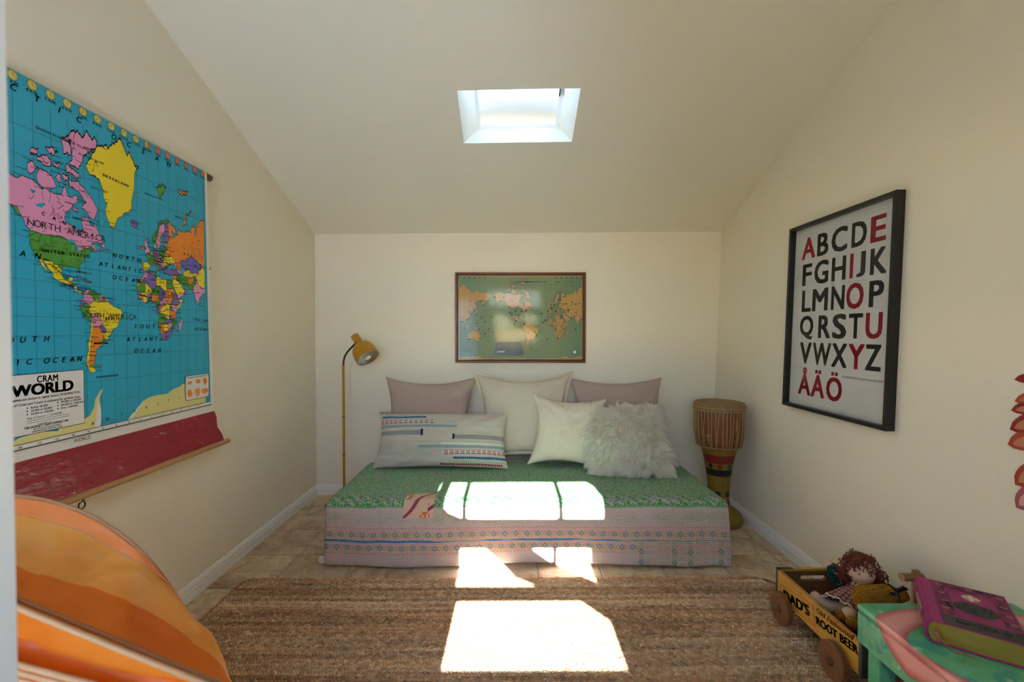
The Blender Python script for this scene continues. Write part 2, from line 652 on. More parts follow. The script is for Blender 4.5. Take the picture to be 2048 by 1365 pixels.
portal('portal_skylight', ((PX0 + PX1) / 2, (PY0 + PY1) / 2 + .03, cz(0, 2.47) + .33), (math.radians(-21), 0, 0), .50, .52)
portal('portal_door', ((DX0 + DX1) / 2, YF - .16, 1.45), (PI / 2, 0, 0), 1.0, .95)

# ground outside
mb = MB().box((-14, -18, -.12), (14, 16, -.06))
struct(mb.build('ground_outside', Mat('pale_concrete', .9).col((.40, .38, .34)).m))

# floor: grout bed and slate-look tiles
GR = Mat('grey_green_grout', .9)
GR.col((.38, .39, .33))
fl = struct(MB().box((XL - .02, YF - .02, -.05), (1.56, YB + .02, -.006)).build('floor', GR.m))
tm = Mat('slate_tile', 0.55, spec=.35)
o = tm.obj()
r = tm.rand()
v = tm.xyz(o[0] + r * 37.0, o[1] + r * 91.0, r * 13.0)
n1 = tm.noise(v, 5.5, 5, .6, .8)
n2 = tm.noise(v, 13.0, 4, .6, 1.2)
n3 = tm.noise(v, 60.0, 3)
base = tm.ramp(n1, [(.28, S(150, 120, 98)), (.42, S(186, 160, 130)), (.55, S(210, 190, 155)), (.72, S(196, 182, 156))])
c2 = tm.mix(n2.step(.48, .68) * .6, base, S(150, 128, 112))
c3 = tm.mix((r > .6) * .35, c2, S(176, 150, 128))
tm.col(tm.mix(n3.step(.62, .7) * .4, c3, S(120, 102, 90)))
tm.bump(n1 * .8 + n2 * .5 + n3 * .15, .35, .012)
PIT, G = .3225, .0085
def tile_range(a, ref, lo, hi):
    k0 = math.floor((lo - ref) / PIT) - 1
    out = []
    for k in range(k0, k0 + 40):
        p, q = ref + k * PIT + G / 2, ref + (k + 1) * PIT - G / 2
        p, q = max(p, lo), min(q, hi)
        if q - p > .02: out.append((p, q))
    return out
cache = {}
for (xa, xb) in tile_range(0, -1.153, XL + .002, 1.508):
    for (ya, yb) in tile_range(0, 2.1465, YF + .002, YB - .002):
        key = (round(xb - xa, 3), round(yb - ya, 3))
        if key not in cache:
            mb = MB().box((-key[0] / 2, -key[1] / 2, -.012), (key[0] / 2, key[1] / 2, 0), .003)
            ob = mb.build('tile', tm.m, fl)
            cache[key] = ob
        else:
            ob = cache[key].copy()
            COL.objects.link(ob)
            ob.parent = fl
        ob.location = ((xa + xb) / 2, (ya + yb) / 2, random.uniform(-.0008, .0008))

# baseboards
def baseboard(name, pts):
    """pts: function(t, d, z) -> point; profile d out of the wall"""
    prof = [(0, 0), (.013, 0), (.013, .047), (.0105, .049), (.0105, .062), (.007, .068), (.007, .074), (.003, .078), (0, .078)]
    mb = MB()
    k = len(prof)
    vs = [pts(0, d, z) for d, z in prof] + [pts(1, d, z) for d, z in prof]
    fs = [[i, (i + 1) % k, (i + 1) % k + k, i + k] for i in range(k)] + [list(range(k)), list(range(k, 2 * k))[::-1]]
    mb.add(vs, fs)
    return struct(mb.build(name, TRIM))
baseboard('baseboard_left', lambda t, d, z: (XL + d, YF + (YB - YF) * t, z))
baseboard('baseboard_right', lambda t, d, z: (XR(z) - d, YF + (YB - YF) * t, z))
baseboard('baseboard_back', lambda t, d, z: (XL + (1.508 - XL) * t, YB - d, z))

# ------------------------------------------------------------------ map outlines (lon, lat), coarse, and their print colours
P_, G_, Y_, O_, V_, B_ = 'pink', 'green', 'yellow', 'orange', 'violet', 'blueviolet'
LANDS = [
(P_, "-141,69.5 -135,69 -128,70 -120,69.5 -115,68 -108,68 -102,67.7 -96,68 -94,71.5 -92,69 -88,68 -85,69 -82,69 -82,67 -86,66 -88,64 -93,62 -94.5,59 -92.5,57 -88,56.5 -82.3,55 -82,53 -79,51.5 -79,54.5 -76.5,56.5 -78,58.5 -77.5,60.5 -78,62.3 -74,62 -70,61 -69.5,58.5 -66,58.5 -64.5,60.3 -62,57.5 -60,55 -57,53 -56,51.5 -60,50.2 -66,50 -69,48 -65,49 -64.5,47 -63.5,45.8 -61,46.5 -60,45.8 -65.5,43.5 -66.5,44.8 -67.8,47 -70,46.5 -71.5,45 -75,45 -79,43.3 -82.5,42 -83,45.5 -84.5,46.5 -88,48.3 -92,48.2 -95,49 -123,49 -127,51 -130,55 -133,58.5 -137,59 -141,60.3"),
(P_, "-59,48 -56,51.5 -55,50 -53,48 -54,46.8"),
(P_, "-61.5,66.5 -64,63.5 -66,62 -71,63 -73,64.5 -78,65 -73,68 -79,70 -89,71 -89.5,73.5 -81,73.7 -77,72.7 -72,71 -68,70"),
(P_, "-61,82.3 -72,83.1 -84,82.5 -91,81.3 -87,80 -86,78 -89,76.5 -81,76.3 -77,78 -75,79.5 -67,81"),
(P_, "-117,70 -113,68.5 -105,69 -101,69.7 -105,72.5 -109,73 -116,73 -118,71"),
(P_, "-125,72 -123,71.2 -118,73 -116,73.5 -121,74.5 -125,73.8"),
(P_, "-92,76.5 -80,75.7 -80,74.6 -92,74.7"), (P_, "-96,80.5 -87,81 -88,78.5 -94,78.3"),
(P_, "-117,76 -106,76.3 -106,75 -112,74.5 -117,75.2"), (P_, "-100,73.8 -97,73.6 -97,71.5 -102,72.5"),
(P_, "-95.5,74 -90,74 -91,72.8 -94,72"), (P_, "-87,65.7 -81,64.3 -81,63.5 -86,63.7"), (P_, "-105,78.8 -99,78.3 -103,77.3 -110,78.2"),
(P_, "-103,76.3 -98,76.4 -99,75 -104,75.2"), (P_, "-76,68.2 -73,67.8 -75,67.2"), (P_, "-123,76.2 -116,77.5 -117,76.3 -122,75.8"),
(G_, "-124.5,48.4 -123,49 -95,49 -92,48.2 -88,48.3 -84.5,46.5 -83,45.5 -82.5,42 -79,43.3 -75,45 -71.5,45 -70,46.5 -67.8,47 -67,44.8 -70,43.5 -70.5,41.8 -74,40.5 -75.5,38 -76,35.5 -81,32 -80,26.5 -80.5,25.2 -82,27 -83,29.5 -85,29.7 -89.5,29.5 -94,29.5 -97.3,27.5 -97.3,26 -99.5,27.5 -101.5,29.7 -104,29.3 -106.5,31.8 -111,31.3 -114.8,32.5 -117.2,32.5 -118.5,34 -120.7,34.7 -122.5,37.5 -124.3,40.3 -124,44"),
(G_, "-141,69.5 -141,60.3 -137,59 -133,58.5 -130,55 -131.5,55 -136,58 -140,59.7 -147,60.8 -152,59 -157,57 -163,54.7 -158,58.5 -162,59 -165,61.5 -161,64.5 -167,65.5 -163,67 -166,68.5 -157,71"),
(Y_, "-73,78.2 -66,80.5 -60,82 -45,82.8 -32,83.6 -20,82.2 -12,81.5 -18,79.5 -19,76 -22,73 -22,70.5 -26,69 -32,68 -38,65.7 -42,62.5 -43.5,60 -48,61 -51,64 -53.5,67 -50.5,70 -54.5,71 -56,74 -60,76 -69,76.2"),
(Y_, "-117.2,32.5 -114.8,32.5 -111,31.3 -106.5,31.8 -104,29.3 -101.5,29.7 -99.5,27.5 -97.3,26 -97.7,22.5 -96,19.3 -94.5,18.2 -91.5,18.6 -90.5,21 -87,21.5 -88,18.3 -91,17.5 -92.2,14.6 -96,15.8 -101,17.3 -105.5,20 -105.5,22.5 -109,25.6 -112.5,30 -114.5,31.5 -113,29 -110,24.5 -109.6,23 -112,25 -115,28 -116,30.3"),
(O_, "-92.2,14.6 -91,17.5 -89,17.5 -88.5,15.8 -90,14"), (G_, "-88.5,15.8 -83.2,15 -86,13.5 -90,14"), (P_, "-83.2,15 -83.7,11 -85.8,11.2 -87.5,13 -86,13.5"),
(Y_, "-83.7,11 -82.5,9.5 -79.5,9.5 -77.3,8.5 -78,7.5 -80.5,7.3 -83,8.3 -85.8,10.3 -85.8,11.2"),
(V_, "-84.8,22 -82,23.1 -77.5,21.5 -74.3,20.2 -77.5,19.9 -80,21.5"), (O_, "-74.2,19.7 -70,19.7 -68.5,18.5 -71.5,17.8 -74.2,18.4"),
(P_, "-77.3,8.5 -75,10.8 -71.5,12 -73,9 -72,7.2 -67.5,6 -67,1.2 -70,-.2 -70,-4.2 -75,-.2 -78.8,1.4 -77,4"),
(G_, "-71.5,12 -68,11.5 -64,10.5 -60.5,8.5 -61,5.5 -63.5,4 -67,1.2 -67.5,6 -72,7.2 -73,9"),
(O_, "-60.5,8.5 -57,5.9 -57.5,2 -59.8,1.3 -61,5.5"), (V_, "-57,5.9 -54,5.8 -54.5,2.3 -57.5,2"), (P_, "-54,5.8 -51.6,4.2 -54.5,2.3"),
(V_, "-78.8,1.4 -75,-.2 -78.5,-4.8 -80.5,-4 -81,-2 -80,0"),
(G_, "-75,-.2 -70,-4.2 -73,-7.5 -70.5,-11 -69,-13 -69.3,-17.5 -70.4,-18.4 -76,-14.5 -79.5,-7.5 -81.3,-5 -80.5,-4 -78.5,-4.8"),
(Y_, "-51.6,4.2 -50,0 -44,-2.8 -37,-4.8 -34.8,-8 -37,-12 -39,-17.5 -41,-22 -46.5,-24.3 -48.7,-28 -53.4,-33.7 -57.5,-30.2 -53.7,-26.5 -54.5,-24 -58,-21 -57.8,-18 -60.2,-16 -65.3,-10.5 -70.5,-11 -73,-7.5 -70,-4.2 -70,-.2 -67,1.2 -63.5,4 -59.8,1.3 -57.5,2 -54.5,2.3"),
(P_, "-69,-13 -70.5,-11 -65.3,-10.5 -60.2,-16 -57.8,-18 -58,-20 -62.5,-22.2 -67.5,-22.8 -69.3,-17.5"),
(B_, "-62.5,-22.2 -58,-20 -58,-21 -54.5,-24 -55.5,-27 -58.5,-27.2"), (G_, "-57.5,-30.2 -53.4,-33.7 -55,-34.9 -58.3,-33.8"),
(O_, "-67.5,-22.8 -62.5,-22.2 -58.5,-27.2 -55.5,-27 -53.7,-26.5 -57.5,-30.2 -58.3,-33.8 -57,-36.5 -62,-39 -65,-41 -65,-45 -67.5,-46 -66,-48 -69,-51 -68.5,-52.3 -72,-51.5 -73,-49.5 -71.7,-45 -71,-38.5 -70,-33.5 -69,-27.5"),
(Y_, "-70.4,-18.4 -69.3,-17.5 -67.5,-22.8 -69,-27.5 -70,-33.5 -71,-38.5 -71.7,-45 -73,-49.5 -72,-51.5 -68.5,-52.3 -65.5,-54.8 -70,-55.2 -74.5,-52 -75.5,-48 -73.5,-42 -73.5,-37.5 -71.5,-31 -70.5,-25"),
(P_, "-61,-51.3 -58,-51.5 -59,-52.3 -61,-52.2"),
# Africa
(P_, "-13,27.7 -9.7,29.5 -6,34 -5.5,36 -2,35 -1.2,32.3 -5,30 -8.7,27.7"), (O_, "-17,21 -13,27.7 -8.7,27.7 -8.7,26 -12,26 -13,21.3"),
(V_, "-2,35 3,36.8 8.5,37 7.5,34 9.5,30 10,26 12,23.5 5.5,19.2 3,19.5 -5,25 -8.7,27.2 -5,30 -1.2,32.3"), (G_, "8.5,37 11,37 10.3,34 11.5,33 9.5,30 7.5,34"),
(Y_, "11.5,33 15.2,32.2 19.5,30.5 20.5,32.8 25,31.6 25,22 24,19.5 16,23.4 12,23.5 10,26 9.5,30"), (G_, "25,31.6 29,31 32.3,31.2 34.3,28 35.5,24 36.8,22 25,22"),
(G_, "-17,21 -13,21.3 -12,26 -8.7,26 -5,25 -5.5,15.5 -12,15 -16.5,16"), (Y_, "-5,25 3,19.5 4,16.5 1,15 -5,11.5 -10,12.5 -12,15 -5.5,15.5"),
(G_, "3,19.5 5.5,19.2 12,23.5 15,23 15.5,17 13.5,13.7 4,13.3 1,15 4,16.5"), (B_, "15,23 16,23.4 24,19.5 24,15.5 22,12.5 19,9 15.5,7.5 15,10 13.5,13.7 15.5,17"),
(O_, "25,22 36.8,22 38.5,18 36.5,14.5 34,11 33,8 31,4 28,4.3 24,8.5 22,12.5 24,15.5 24,19.5"), (V_, "-16.5,16 -12,15 -11.5,12.5 -16.7,12.4"),
(O_, "-16.7,12.4 -11.5,12.5 -8,11 -8.5,7.5 -11,7 -13.3,9"), (P_, "-8.5,7.5 -11,7 -7.5,4.4"), (Y_, "-8,11 -5,10.3 -2.8,9.7 -3,5 -7.5,4.4 -8.5,7.5"),
(P_, "-5,11.5 1,15 2.5,12 0,11 -2.8,9.7 -5,10.3"), (B_, "-2.8,9.7 0,11 1.2,6.1 -3,5"), (G_, "0,11 2.5,12 2.7,6.3 1.2,6.1"),
(O_, "2.7,6.3 3.5,11.7 4,13.3 13.5,13.7 13,9.5 9.5,6.3 8.5,4.5 6,4.3 4.5,6.3"), (G_, "13.5,13.7 15,10 15.5,7.5 14.5,5 16,2 10,2.2 8.5,4.5 9.5,6.3 13,9.5"),
(P_, "15.5,7.5 19,9 22,12 24,8.5 27.3,5 22.5,4 18.5,3.5 16,2.5 14.5,5"), (B_, "9.5,1 10,2.2 13.3,2.2 14.3,-2 11,-3.8"), (P_, "13.3,2.2 16,2 18.5,3.5 16.5,-2 15.5,-4.5 12.3,-4.9 11,-3.8 14.3,-2"),
(Y_, "18.5,3.5 22.5,4 27.3,5 31,3.5 29.5,-1 29.3,-6 30.5,-8.3 28.5,-9 28.7,-13 24,-11 22,-11 21.7,-7.3 17,-7 16.5,-5.9 12.3,-5.9 15.5,-4.5 16.5,-2"),
(G_, "12.3,-5.9 16.5,-5.9 17,-7 21.7,-7.3 22,-11 24,-11 24,-13 22,-16 23,-17.7 11.8,-17.3 13.7,-11"), (V_, "36.5,14.5 38.5,18 43,12.7 42,11 48,8 45,5 42,4 36,4.5 33,8 34,11"),
(Y_, "42,11 43.3,11.5 51,12 48,4.5 41.5,-1.7 41,3.5 45,5 48,8"), (P_, "31,4 34,4.2 36,4.5 42,4 41,3.5 41.5,-1.7 39,-4.6 34,-1 34,1"), (G_, "29.5,-1 31,4 34,1 34,-1"),
(O_, "29.3,-2.3 34,-1 39,-4.6 39,-7 40.5,-10.5 34.5,-11.5 30.5,-8.3 29.3,-6"), (B_, "22,-13 24,-13 24,-11 28.7,-13 28.5,-9 30.5,-8.3 33,-10 33,-14 30.2,-15.3 27,-18 23,-17.7"),
(G_, "40.5,-10.5 40.7,-15 35,-19.8 35.5,-23.8 32.8,-26 31.5,-22.5 33,-17 30.2,-15.3 33,-14 34.5,-16.5 34.5,-11.5"), (P_, "27,-18 30.2,-15.3 33,-17 31.5,-22.5 29.3,-22.2"),
(O_, "11.8,-17.3 23,-17.7 20.8,-18.3 20,-22 20,-28.4 16.5,-28.6 14.5,-22.5"), (Y_, "20.8,-18.3 25.3,-17.8 29.3,-22.2 25.5,-25.6 20.8,-26.8 20,-24.8 20,-22"),
(V_, "16.5,-28.6 20,-28.4 20,-24.8 20.8,-26.8 25.5,-25.6 29.3,-22.2 31.5,-22.5 32.8,-27 30.5,-31 26,-34 20,-34.8 18.3,-34"),
(P_, "44,-16.3 49.3,-12.1 50.3,-15.7 47,-25 44,-25"),
# Europe
(P_, "-5.5,50 1.4,51.2 1.7,52.7 -1.5,55 -2,57.6 -4,58.6 -6,57 -4.8,54.7 -3,53.5 -5,52"), (O_, "-10,52 -6.3,52.2 -6,54 -8,55.2 -10,54"), (V_, "-24,65.5 -22,66.4 -14.7,66 -14,64.8 -18.5,63.4 -22.5,63.9"),
(G_, "5,58.8 7,58 10.7,59.2 12.2,61 13.7,64.5 17,68 20.5,69 25.5,69 29,70 31,70.3 26,71 20,70 15,68.5 12,65 8.5,63.3 5,61.5"), (P_, "10.7,59.2 12.8,55.5 14.3,55.5 16.7,57 18.5,60 17.2,61.5 21.5,64.5 24,65.8 23.5,68 20.5,69 17,68 13.7,64.5 12.2,61"),
(V_, "24,65.8 21.3,62.5 23,59.9 28,60.5 31,62.8 29.5,66 29,70 25.5,69 23.5,68"), (Y_, "8.2,55 8.2,57 10.6,57.7 10.5,55"),
(Y_, "-9.3,43 -1.7,43.4 3.2,42.4 .3,40 -.3,38.5 -2,36.8 -5.5,36 -6.5,37 -7.4,37.2 -7,42"), (O_, "-8.8,41.9 -7,42 -7.4,37.2 -9,37 -9.5,38.7"),
(G_, "-4.7,48.4 -1.5,49.7 2,51 6,49.5 8,49 7,46 7.5,43.8 4,43.5 3.2,42.4 -1.7,43.4 -1.2,46"), (V_, "6,53.5 8.2,55 11,54 14.2,53.9 15,51 12.3,50.3 13.8,48.7 13,47.6 8,47.6 8,49 6,49.5 6,51.8"),
(Y_, "2,51 6,53.5 6,49.5"), (G_, "14.2,53.9 19,54.4 23.5,54 23.8,51 22.7,49.3 18.8,49.5 15,51"), (P_, "12.3,50.3 15,51 18.8,49.5 22.5,49 22,48 17,48 13.8,48.7"), (O_, "7,46 13,47.6 17,48 16,46.7 13.5,46.4 10,46"),
(O_, "7,46 10,46 13.5,46.4 12.3,44.5 13.6,43.5 16,41.8 18.5,40 16.8,40.4 16,38 15.6,40 12.5,41.5 10.3,43.8 7.5,43.8"), (O_, "12.5,38 15.5,38.2 15,36.7"), (P_, "8.3,41 9.7,41 9.5,39 8.5,39"),
(G_, "16,46.7 17,48 22,48 20.5,46 18.8,45.8"), (Y_, "22,48 26.5,48.2 28.2,45.5 28.5,43.8 22.7,43.8 20.5,46"), (P_, "13.5,45.5 18.8,45.8 20.5,46 22.7,43.8 22.5,42 19.3,42 15.3,44.2"), (G_, "22.7,43.8 28.5,43.8 27.9,42 22.5,42"),
(B_, "19.3,42 22.5,42 26.3,41.8 24,40.5 22.8,39.5 24,38 22.8,36.5 21,37.5 19.5,40"), (P_, "23,59.9 28,59.5 27.5,57.5 24.4,57.3 24.3,58.8"), (G_, "21,57 24.4,57.3 27.5,57.5 28,56 26.5,55.3 23.5,54 21,55.3"),
(O_, "23.5,54 26.5,55.3 28,56 31,55.5 32,53 30.5,51.3 23.8,51"), (Y_, "23.8,51 30.5,51.3 34,52 40,49.5 38,47 35,45.8 33.5,44.5 32.5,46 30,46.3 28.2,45.5 26.5,48.2 22,48 22.7,49.3"),
# Asia
(O_, "28,60.5 31,62.8 29.5,66 29,70 33,69.5 41,67.8 40,66 34,66.8 38,64 44,66 44,68.3 54,68.5 60,69 66,69 68,71.5 72.5,73 74,71.5 73,68 78,72.3 87,75 98,76 104,77.7 113,74 120,73 130,71 140,72.5 152,71 160,69.7 170,70 180,69 190,66 178,64.5 179,62.3 170,60 163,58 162,55 156.7,51 156,57 163,62 155,59.5 143,59.3 135,55 141,53 140,48 135,43.5 131,43 131,45 135,48.3 131,48 127,50 120,53.3 117,49.7 108,49.5 98,50.5 92,50.7 87,49.2 80,51 77,53.5 70,55 61,53.5 55,51 48,50 46.5,48.3 49,46.5 47,44.5 48,41.8 44,43 39.5,43.5 37,45.5 38,47 40,49.5 34,52 30.5,51.3 32,53 31,55.5 28,56 27.5,57.5 28,59.5"),
(O_, "52,71 55.5,73 57,75 68,77 66,76.3 58,74 57,71.5 54,70.7"), (G_, "12,79 17,80 27,80.3 21,78.3 17,76.7"), (O_, "46,80.3 62,81.3 60,80.2 50,79.8"),
(B_, "46.5,48.3 48,50 55,51 61,53.5 70,55 77,53.5 80,51 87,49.2 85,47.2 80,45 80,42.5 74,43 68,41.5 66,42 61,44.5 56,41.5 53,45 50,44.3 53,46.7 49,46.5"),
(Y_, "53,45 56,41.5 61,44.5 66,42 68,41.5 74,43 80,42.5 74,39.7 68,37 61,36.5 54,37.3 53,40"), (V_, "26.3,41.8 29,41.2 35,42 41.5,41.5 44,40 44.5,37.2 36,36.7 30,36.3 27.3,37"), (P_, "41.5,41.5 44,43 48,41.8 49,40 48.5,38.5 44,40"),
(O_, "36,36.7 42,37.2 41,34.5 36,32.5 35.8,34"), (G_, "42,37.2 44.5,37.2 46,33 48.5,30 46.5,29.2 41,32 41,34.5"), (Y_, "36,32.5 41,34.5 41,32 46.5,29.2 48.5,28.5 50.5,26 51.8,24 55,22.5 52,19 44,17.3 42.7,16.5 39,21 35,28 35,29.5"),
(G_, "44.5,37.2 44,40 48.5,38.5 50,37.4 54,37.3 61,36.5 61,31 63,27 57,27 54,26.6 50.5,30 48.5,30 46,33"), (P_, "42.7,16.5 44,17.3 52,19 53,16.8 45,12.8 43.5,12.7"), (V_, "52,19 55,22.5 56,24.5 59.8,22.5 57.5,18.8 53,16.8"),
(O_, "61,36.5 68,37 74,39 71,36 69.5,33 66,30 61,30"), (G_, "61,30 66,30 69.5,33 71,36 77,35.5 74,31 70.5,28 70.5,24.5 67,24.8 61.7,25.2"),
(P_, "70.5,24.5 70.5,28 74,31 77,35.5 79,32 81,30 88,27 97,28 94,23.5 92,21.5 89,22 87,21.5 82.5,16.7 80,15 80,11 77.5,8 75,12 73,16 72.8,21 69,22.3"), (G_, "80,9.5 81.8,7.5 81,6 79.8,7"),
(Y_, "77,35.5 74,39 80,42.5 80,45 85,47.2 87,49.2 92,45 97,42.7 105,41.7 111,44 119,47 117,49.7 120,53.3 127,50 131,48 135,48.3 131,45 131,43 124,40 121,40.5 118,39 122,37.3 119.5,35 122,31 120,26 114,22.3 108,21.5 105,23 98,24 98,28 88,28 81,30 79,32"),
(G_, "92,50.7 98,50.5 108,49.5 117,49.7 119,47 111,44 105,41.7 97,42.7 92,45 87,49.2"), (V_, "92,21.5 94,23.5 97,28 98,24 101,21.5 98,18 98.5,12 97.5,16 94.5,16"),
(O_, "101,21.5 105,23 108,21.5 106,18.5 109,13 107,10.5 105,9 104,10.5 100.5,13.5 99.5,10 103.5,4.5 104,1.4 101,3 98.3,8 98.5,12 98,18"), (P_, "124,40 131,43 128,38 129,35.3 126.5,34.5 126,38"),
(P_, "130,33 131,34.3 136,36.8 139.5,40.5 141.5,45.3 145,43.5 141.5,41.5 141,38 140,35.3 135,33.5"), (V_, "142,54 143.5,49 142,46 142,50"), (G_, "95.3,5.5 100,2.5 106,-3 105,-5.8 101,-3 98,1"), (Y_, "109,1.5 113,3 117,7 119,5 117.5,1 116,-4 110.5,-3"),
(O_, "105.2,-6.5 108,-6.5 114.5,-7.7 114,-8.6 106.5,-7.4"), (P_, "119.5,-5.5 120.5,1 125,1.5 121,.3 121.5,-1 123,-5 121,-4"), (G_, "131,-1 134,-1 138,-1.7 145,-4.3 150.5,-10.3 144,-7.8 138,-8.3 133,-4"), (V_, "120,18.5 122,18.3 124,13 126,7 122,7 123,10 120.5,14"),
(P_, "114,-22 114,-26 115.7,-32 115,-34.3 118,-35 124,-33.5 129,-31.7 134,-33 138,-35.5 140,-38 146,-39 150,-37.5 153,-31 153,-25.5 149,-20.5 146,-18.5 145.3,-15 142.5,-10.7 141.5,-13 140.5,-17.5 136,-15.5 136.8,-12.2 132.5,-11.3 130,-13.5 128,-15 125,-14.5 122,-18 117,-20.7"),
(G_, "144.7,-41 148.3,-41 147.5,-43.5 145.7,-43"), (O_, "173,-34.5 178.3,-37.7 175.3,-41.5 174.5,-38.8"), (O_, "172.8,-40.7 174,-41.8 171,-45.8 168.5,-46.6 166.7,-45.8"),
]
WATERS = [("-92,48.3 -86,48.7 -84.5,46.6 -90,46.8"), ("-88,42 -86.5,42 -85.5,45.7 -87.5,45"), ("-84,46 -80.5,45.5 -82.3,43.2 -83.5,44"), ("-83,41.8 -79,42.8 -79.5,43.4 -82,42.6"),
          ("-120,61.5 -111,62.7 -114,61"), ("-124,66.7 -118,66.5 -121,65.3"), ("-99,53.5 -96.5,50.7 -98,51"), ("50,46 53,45 53,40 54,37.3 50,37.4 49,40 48,42.5"), ("28.5,43.8 33,45.5 38,47 39.5,43.5 41.5,41.5 35,42 29,41.2 27.9,42"), ("31.8,.5 34.3,.3 33,-2.8 31.8,-2")]
ANTARCTIC = "-180,-77.5 -160,-77.5 -150,-76.3 -135,-74.5 -120,-74 -103,-74.8 -100,-72.7 -80,-73.3 -73,-72.5 -68,-70 -67,-67.5 -62,-64.8 -57.5,-63.3 -60,-65.3 -62.5,-67.5 -61,-71 -61,-74.5 -66,-77.5 -60,-79 -40,-78.3 -28,-76.3 -18,-73 -10,-71 0,-70 12,-69.8 25,-70 33,-68.5 45,-67.8 50,-66.7 57,-67 70,-68 75,-69.5 80,-67.8 91,-66.7 110,-66 130,-66.3 145,-67 160,-69.5 170,-72 165,-77 180,-77.5 180,-86 -180,-86"
def parse(s): return [tuple(float(q) for q in p.split(',')) for p in s.split()]
def jag(pts, amp=.13, levels=2):
    for _ in range(levels):
        out = []
        n = len(pts)
        for i in range(n):
            a, b = pts[i], pts[(i + 1) % n]
            out.append(a)
            L = math.hypot(b[0] - a[0], b[1] - a[1])
            if L < .5: continue
            q = sorted((a, b))
            h = math.sin(q[0][0] * 12.9898 + q[0][1] * 78.233 + q[1][0] * 37.719 + q[1][1] * 4.581) * 43758.5453
            h = ((h - math.floor(h)) * 2 - 1) * min(1, 5 / L)
            dx, dy = q[1][0] - q[0][0], q[1][1] - q[0][1]
            out.append(((a[0] + b[0]) / 2 - dy * h * amp, (a[1] + b[1]) / 2 + dx * h * amp))
        pts = out
    return pts
def clip(pts, x, keep_less):
    out = []
    n = len(pts)
    ins = (lambda p: p[0] <= x) if keep_less else (lambda p: p[0] >= x)
    for i in range(n):
        a, b = pts[i], pts[(i + 1) % n]
        if ins(a): out.append(a)
        if ins(a) != ins(b):
            t = (x - a[0]) / (b[0] - a[0])
            out.append((x, a[1] + (b[1] - a[1]) * t))
    return out
def merc(lat): return math.log(math.tan(PI / 4 + math.radians(max(-86, min(86, lat))) / 2))
def pieces(s, amp=.12, levels=3):
    """outlines of one land, cut at 91 E so the map runs from 91 E round to 91 E"""
    pts = jag(parse(s), amp, levels)
    mx_ = max(p[0] for p in pts)
    res = []
    if min(p[0] for p in pts) < 91:
        q = clip(pts, 91, True) if mx_ > 91 else pts
        if len(q) > 2: res.append(q)
    if mx_ > 91:
        q = [(x - 360, y) for x, y in clip(pts, 91, False)]
        if len(q) > 2: res.append(q)
    return res

# ------------------------------------------------------------------ roller wall map on the left wall
MX = -1.42
wm = thing('wall_map', 'large blue school wall map of the world with red lower band, on left wall', 'wall map', (XL, 1.5, 1.3))
wm_off = Vector((XL, 1.5, 1.3))
INVT = Matrix.Translation(-wm_off)
blue = Mat('map_ocean_blue', .38, spec=.45)
o = blue.obj()
blue.col(blue.mix(blue.noise(blue.xyz(*o), 6, 3), (.010, .33, .50), (.018, .40, .58)))
blue.bump(blue.noise(blue.xyz(*o), 9, 2), .12, .01)
YL, YRm = .79, 2.128
# sheet: white paper, curling over the roller at the top
def sheet_fn(a, b):
    # b: 0 bottom .. 1 top
    y0 = YL - .012 + (0)
    ztop, zbot = 1.952, .835
    if b < .86:
        z = zbot + (ztop - zbot) * b / .86
        yr = 2.180 + (2.146 - 2.180) * (b / .86)
        x = MX
    else:
        t = (b - .86) / .14 * PI * .75
        x = MX - .017 + .017 * math.cos(t)
        z = ztop + .017 * math.sin(t)
        yr = 2.146
    return (x, y0 + (yr - y0) * a, z)
mb = MB().grid(2, 40, sheet_fn)
mb.build('sheet', flat('map_paper', (.72, .70, .64), .5), wm, smooth=True, fix=False, M=INVT)
def mp(lon, lat, layer=0):
    return (MX + .0006 + .00045 * layer, 1.795 + lon * .0535 / 15, 1.314 + .2043 * merc(lat))
def mpz(y, z, layer=0):
    return (MX + .0006 + .00045 * layer, y, z)
# printed ocean, curling over the roller
ZB = .887
def ocean_fn(a, b):
    ztop = 1.952
    y0 = YL
    if b < .86:
        z = ZB + (ztop - ZB) * b / .86
        x = MX + .0006
        yr = 2.153 + (2.128 - 2.153) * b / .86
    else:
        t = (b - .86) / .14 * PI * .6
        x = MX - .017 + .0176 * math.cos(t)
        z = ztop + .0176 * math.sin(t)
        yr = 2.128
    return (x, y0 + (yr - y0) * a, z)
MB().grid(2, 40, ocean_fn).build('printed_ocean', blue.m, wm, smooth=True, fix=False, M=INVT)
pcols = {'pink': (.78, .29, .50), 'green': (.075, .31, .035), 'yellow': (.86, .66, .015), 'orange': (.82, .24, .02), 'violet': (.22, .13, .42), 'blueviolet': (.13, .12, .46)}
names = list(pcols)
pm = [flat('print_' + n, c, .4) for n, c in pcols.items()]
INK, DEEP, SAND, WHITEP, CLOCKY, CLOCKR = [len(pm) + i for i in range(6)]
pm += [flat('print_ink', (.012, .016, .022), .5), blue.m, flat('print_sand', (.70, .64, .24), .45), flat('print_white', (.74, .72, .68), .45), flat('print_clock_yellow', (.72, .60, .12), .45), flat('print_clock_red', (.70, .18, .10), .45)]
pr = Print(lambda lon, lat, l: mp(lon, lat, l))
pz = Print(mpz)
LW = .26
for c, sct in LANDS:
    for q in pieces(sct):
        pr.tri(q, names.index(c), 1)
        pr.line(q, LW, INK, 2, closed=True)
for sct in WATERS:
    for q in pieces(sct):
        pr.tri(q, DEEP, 3)
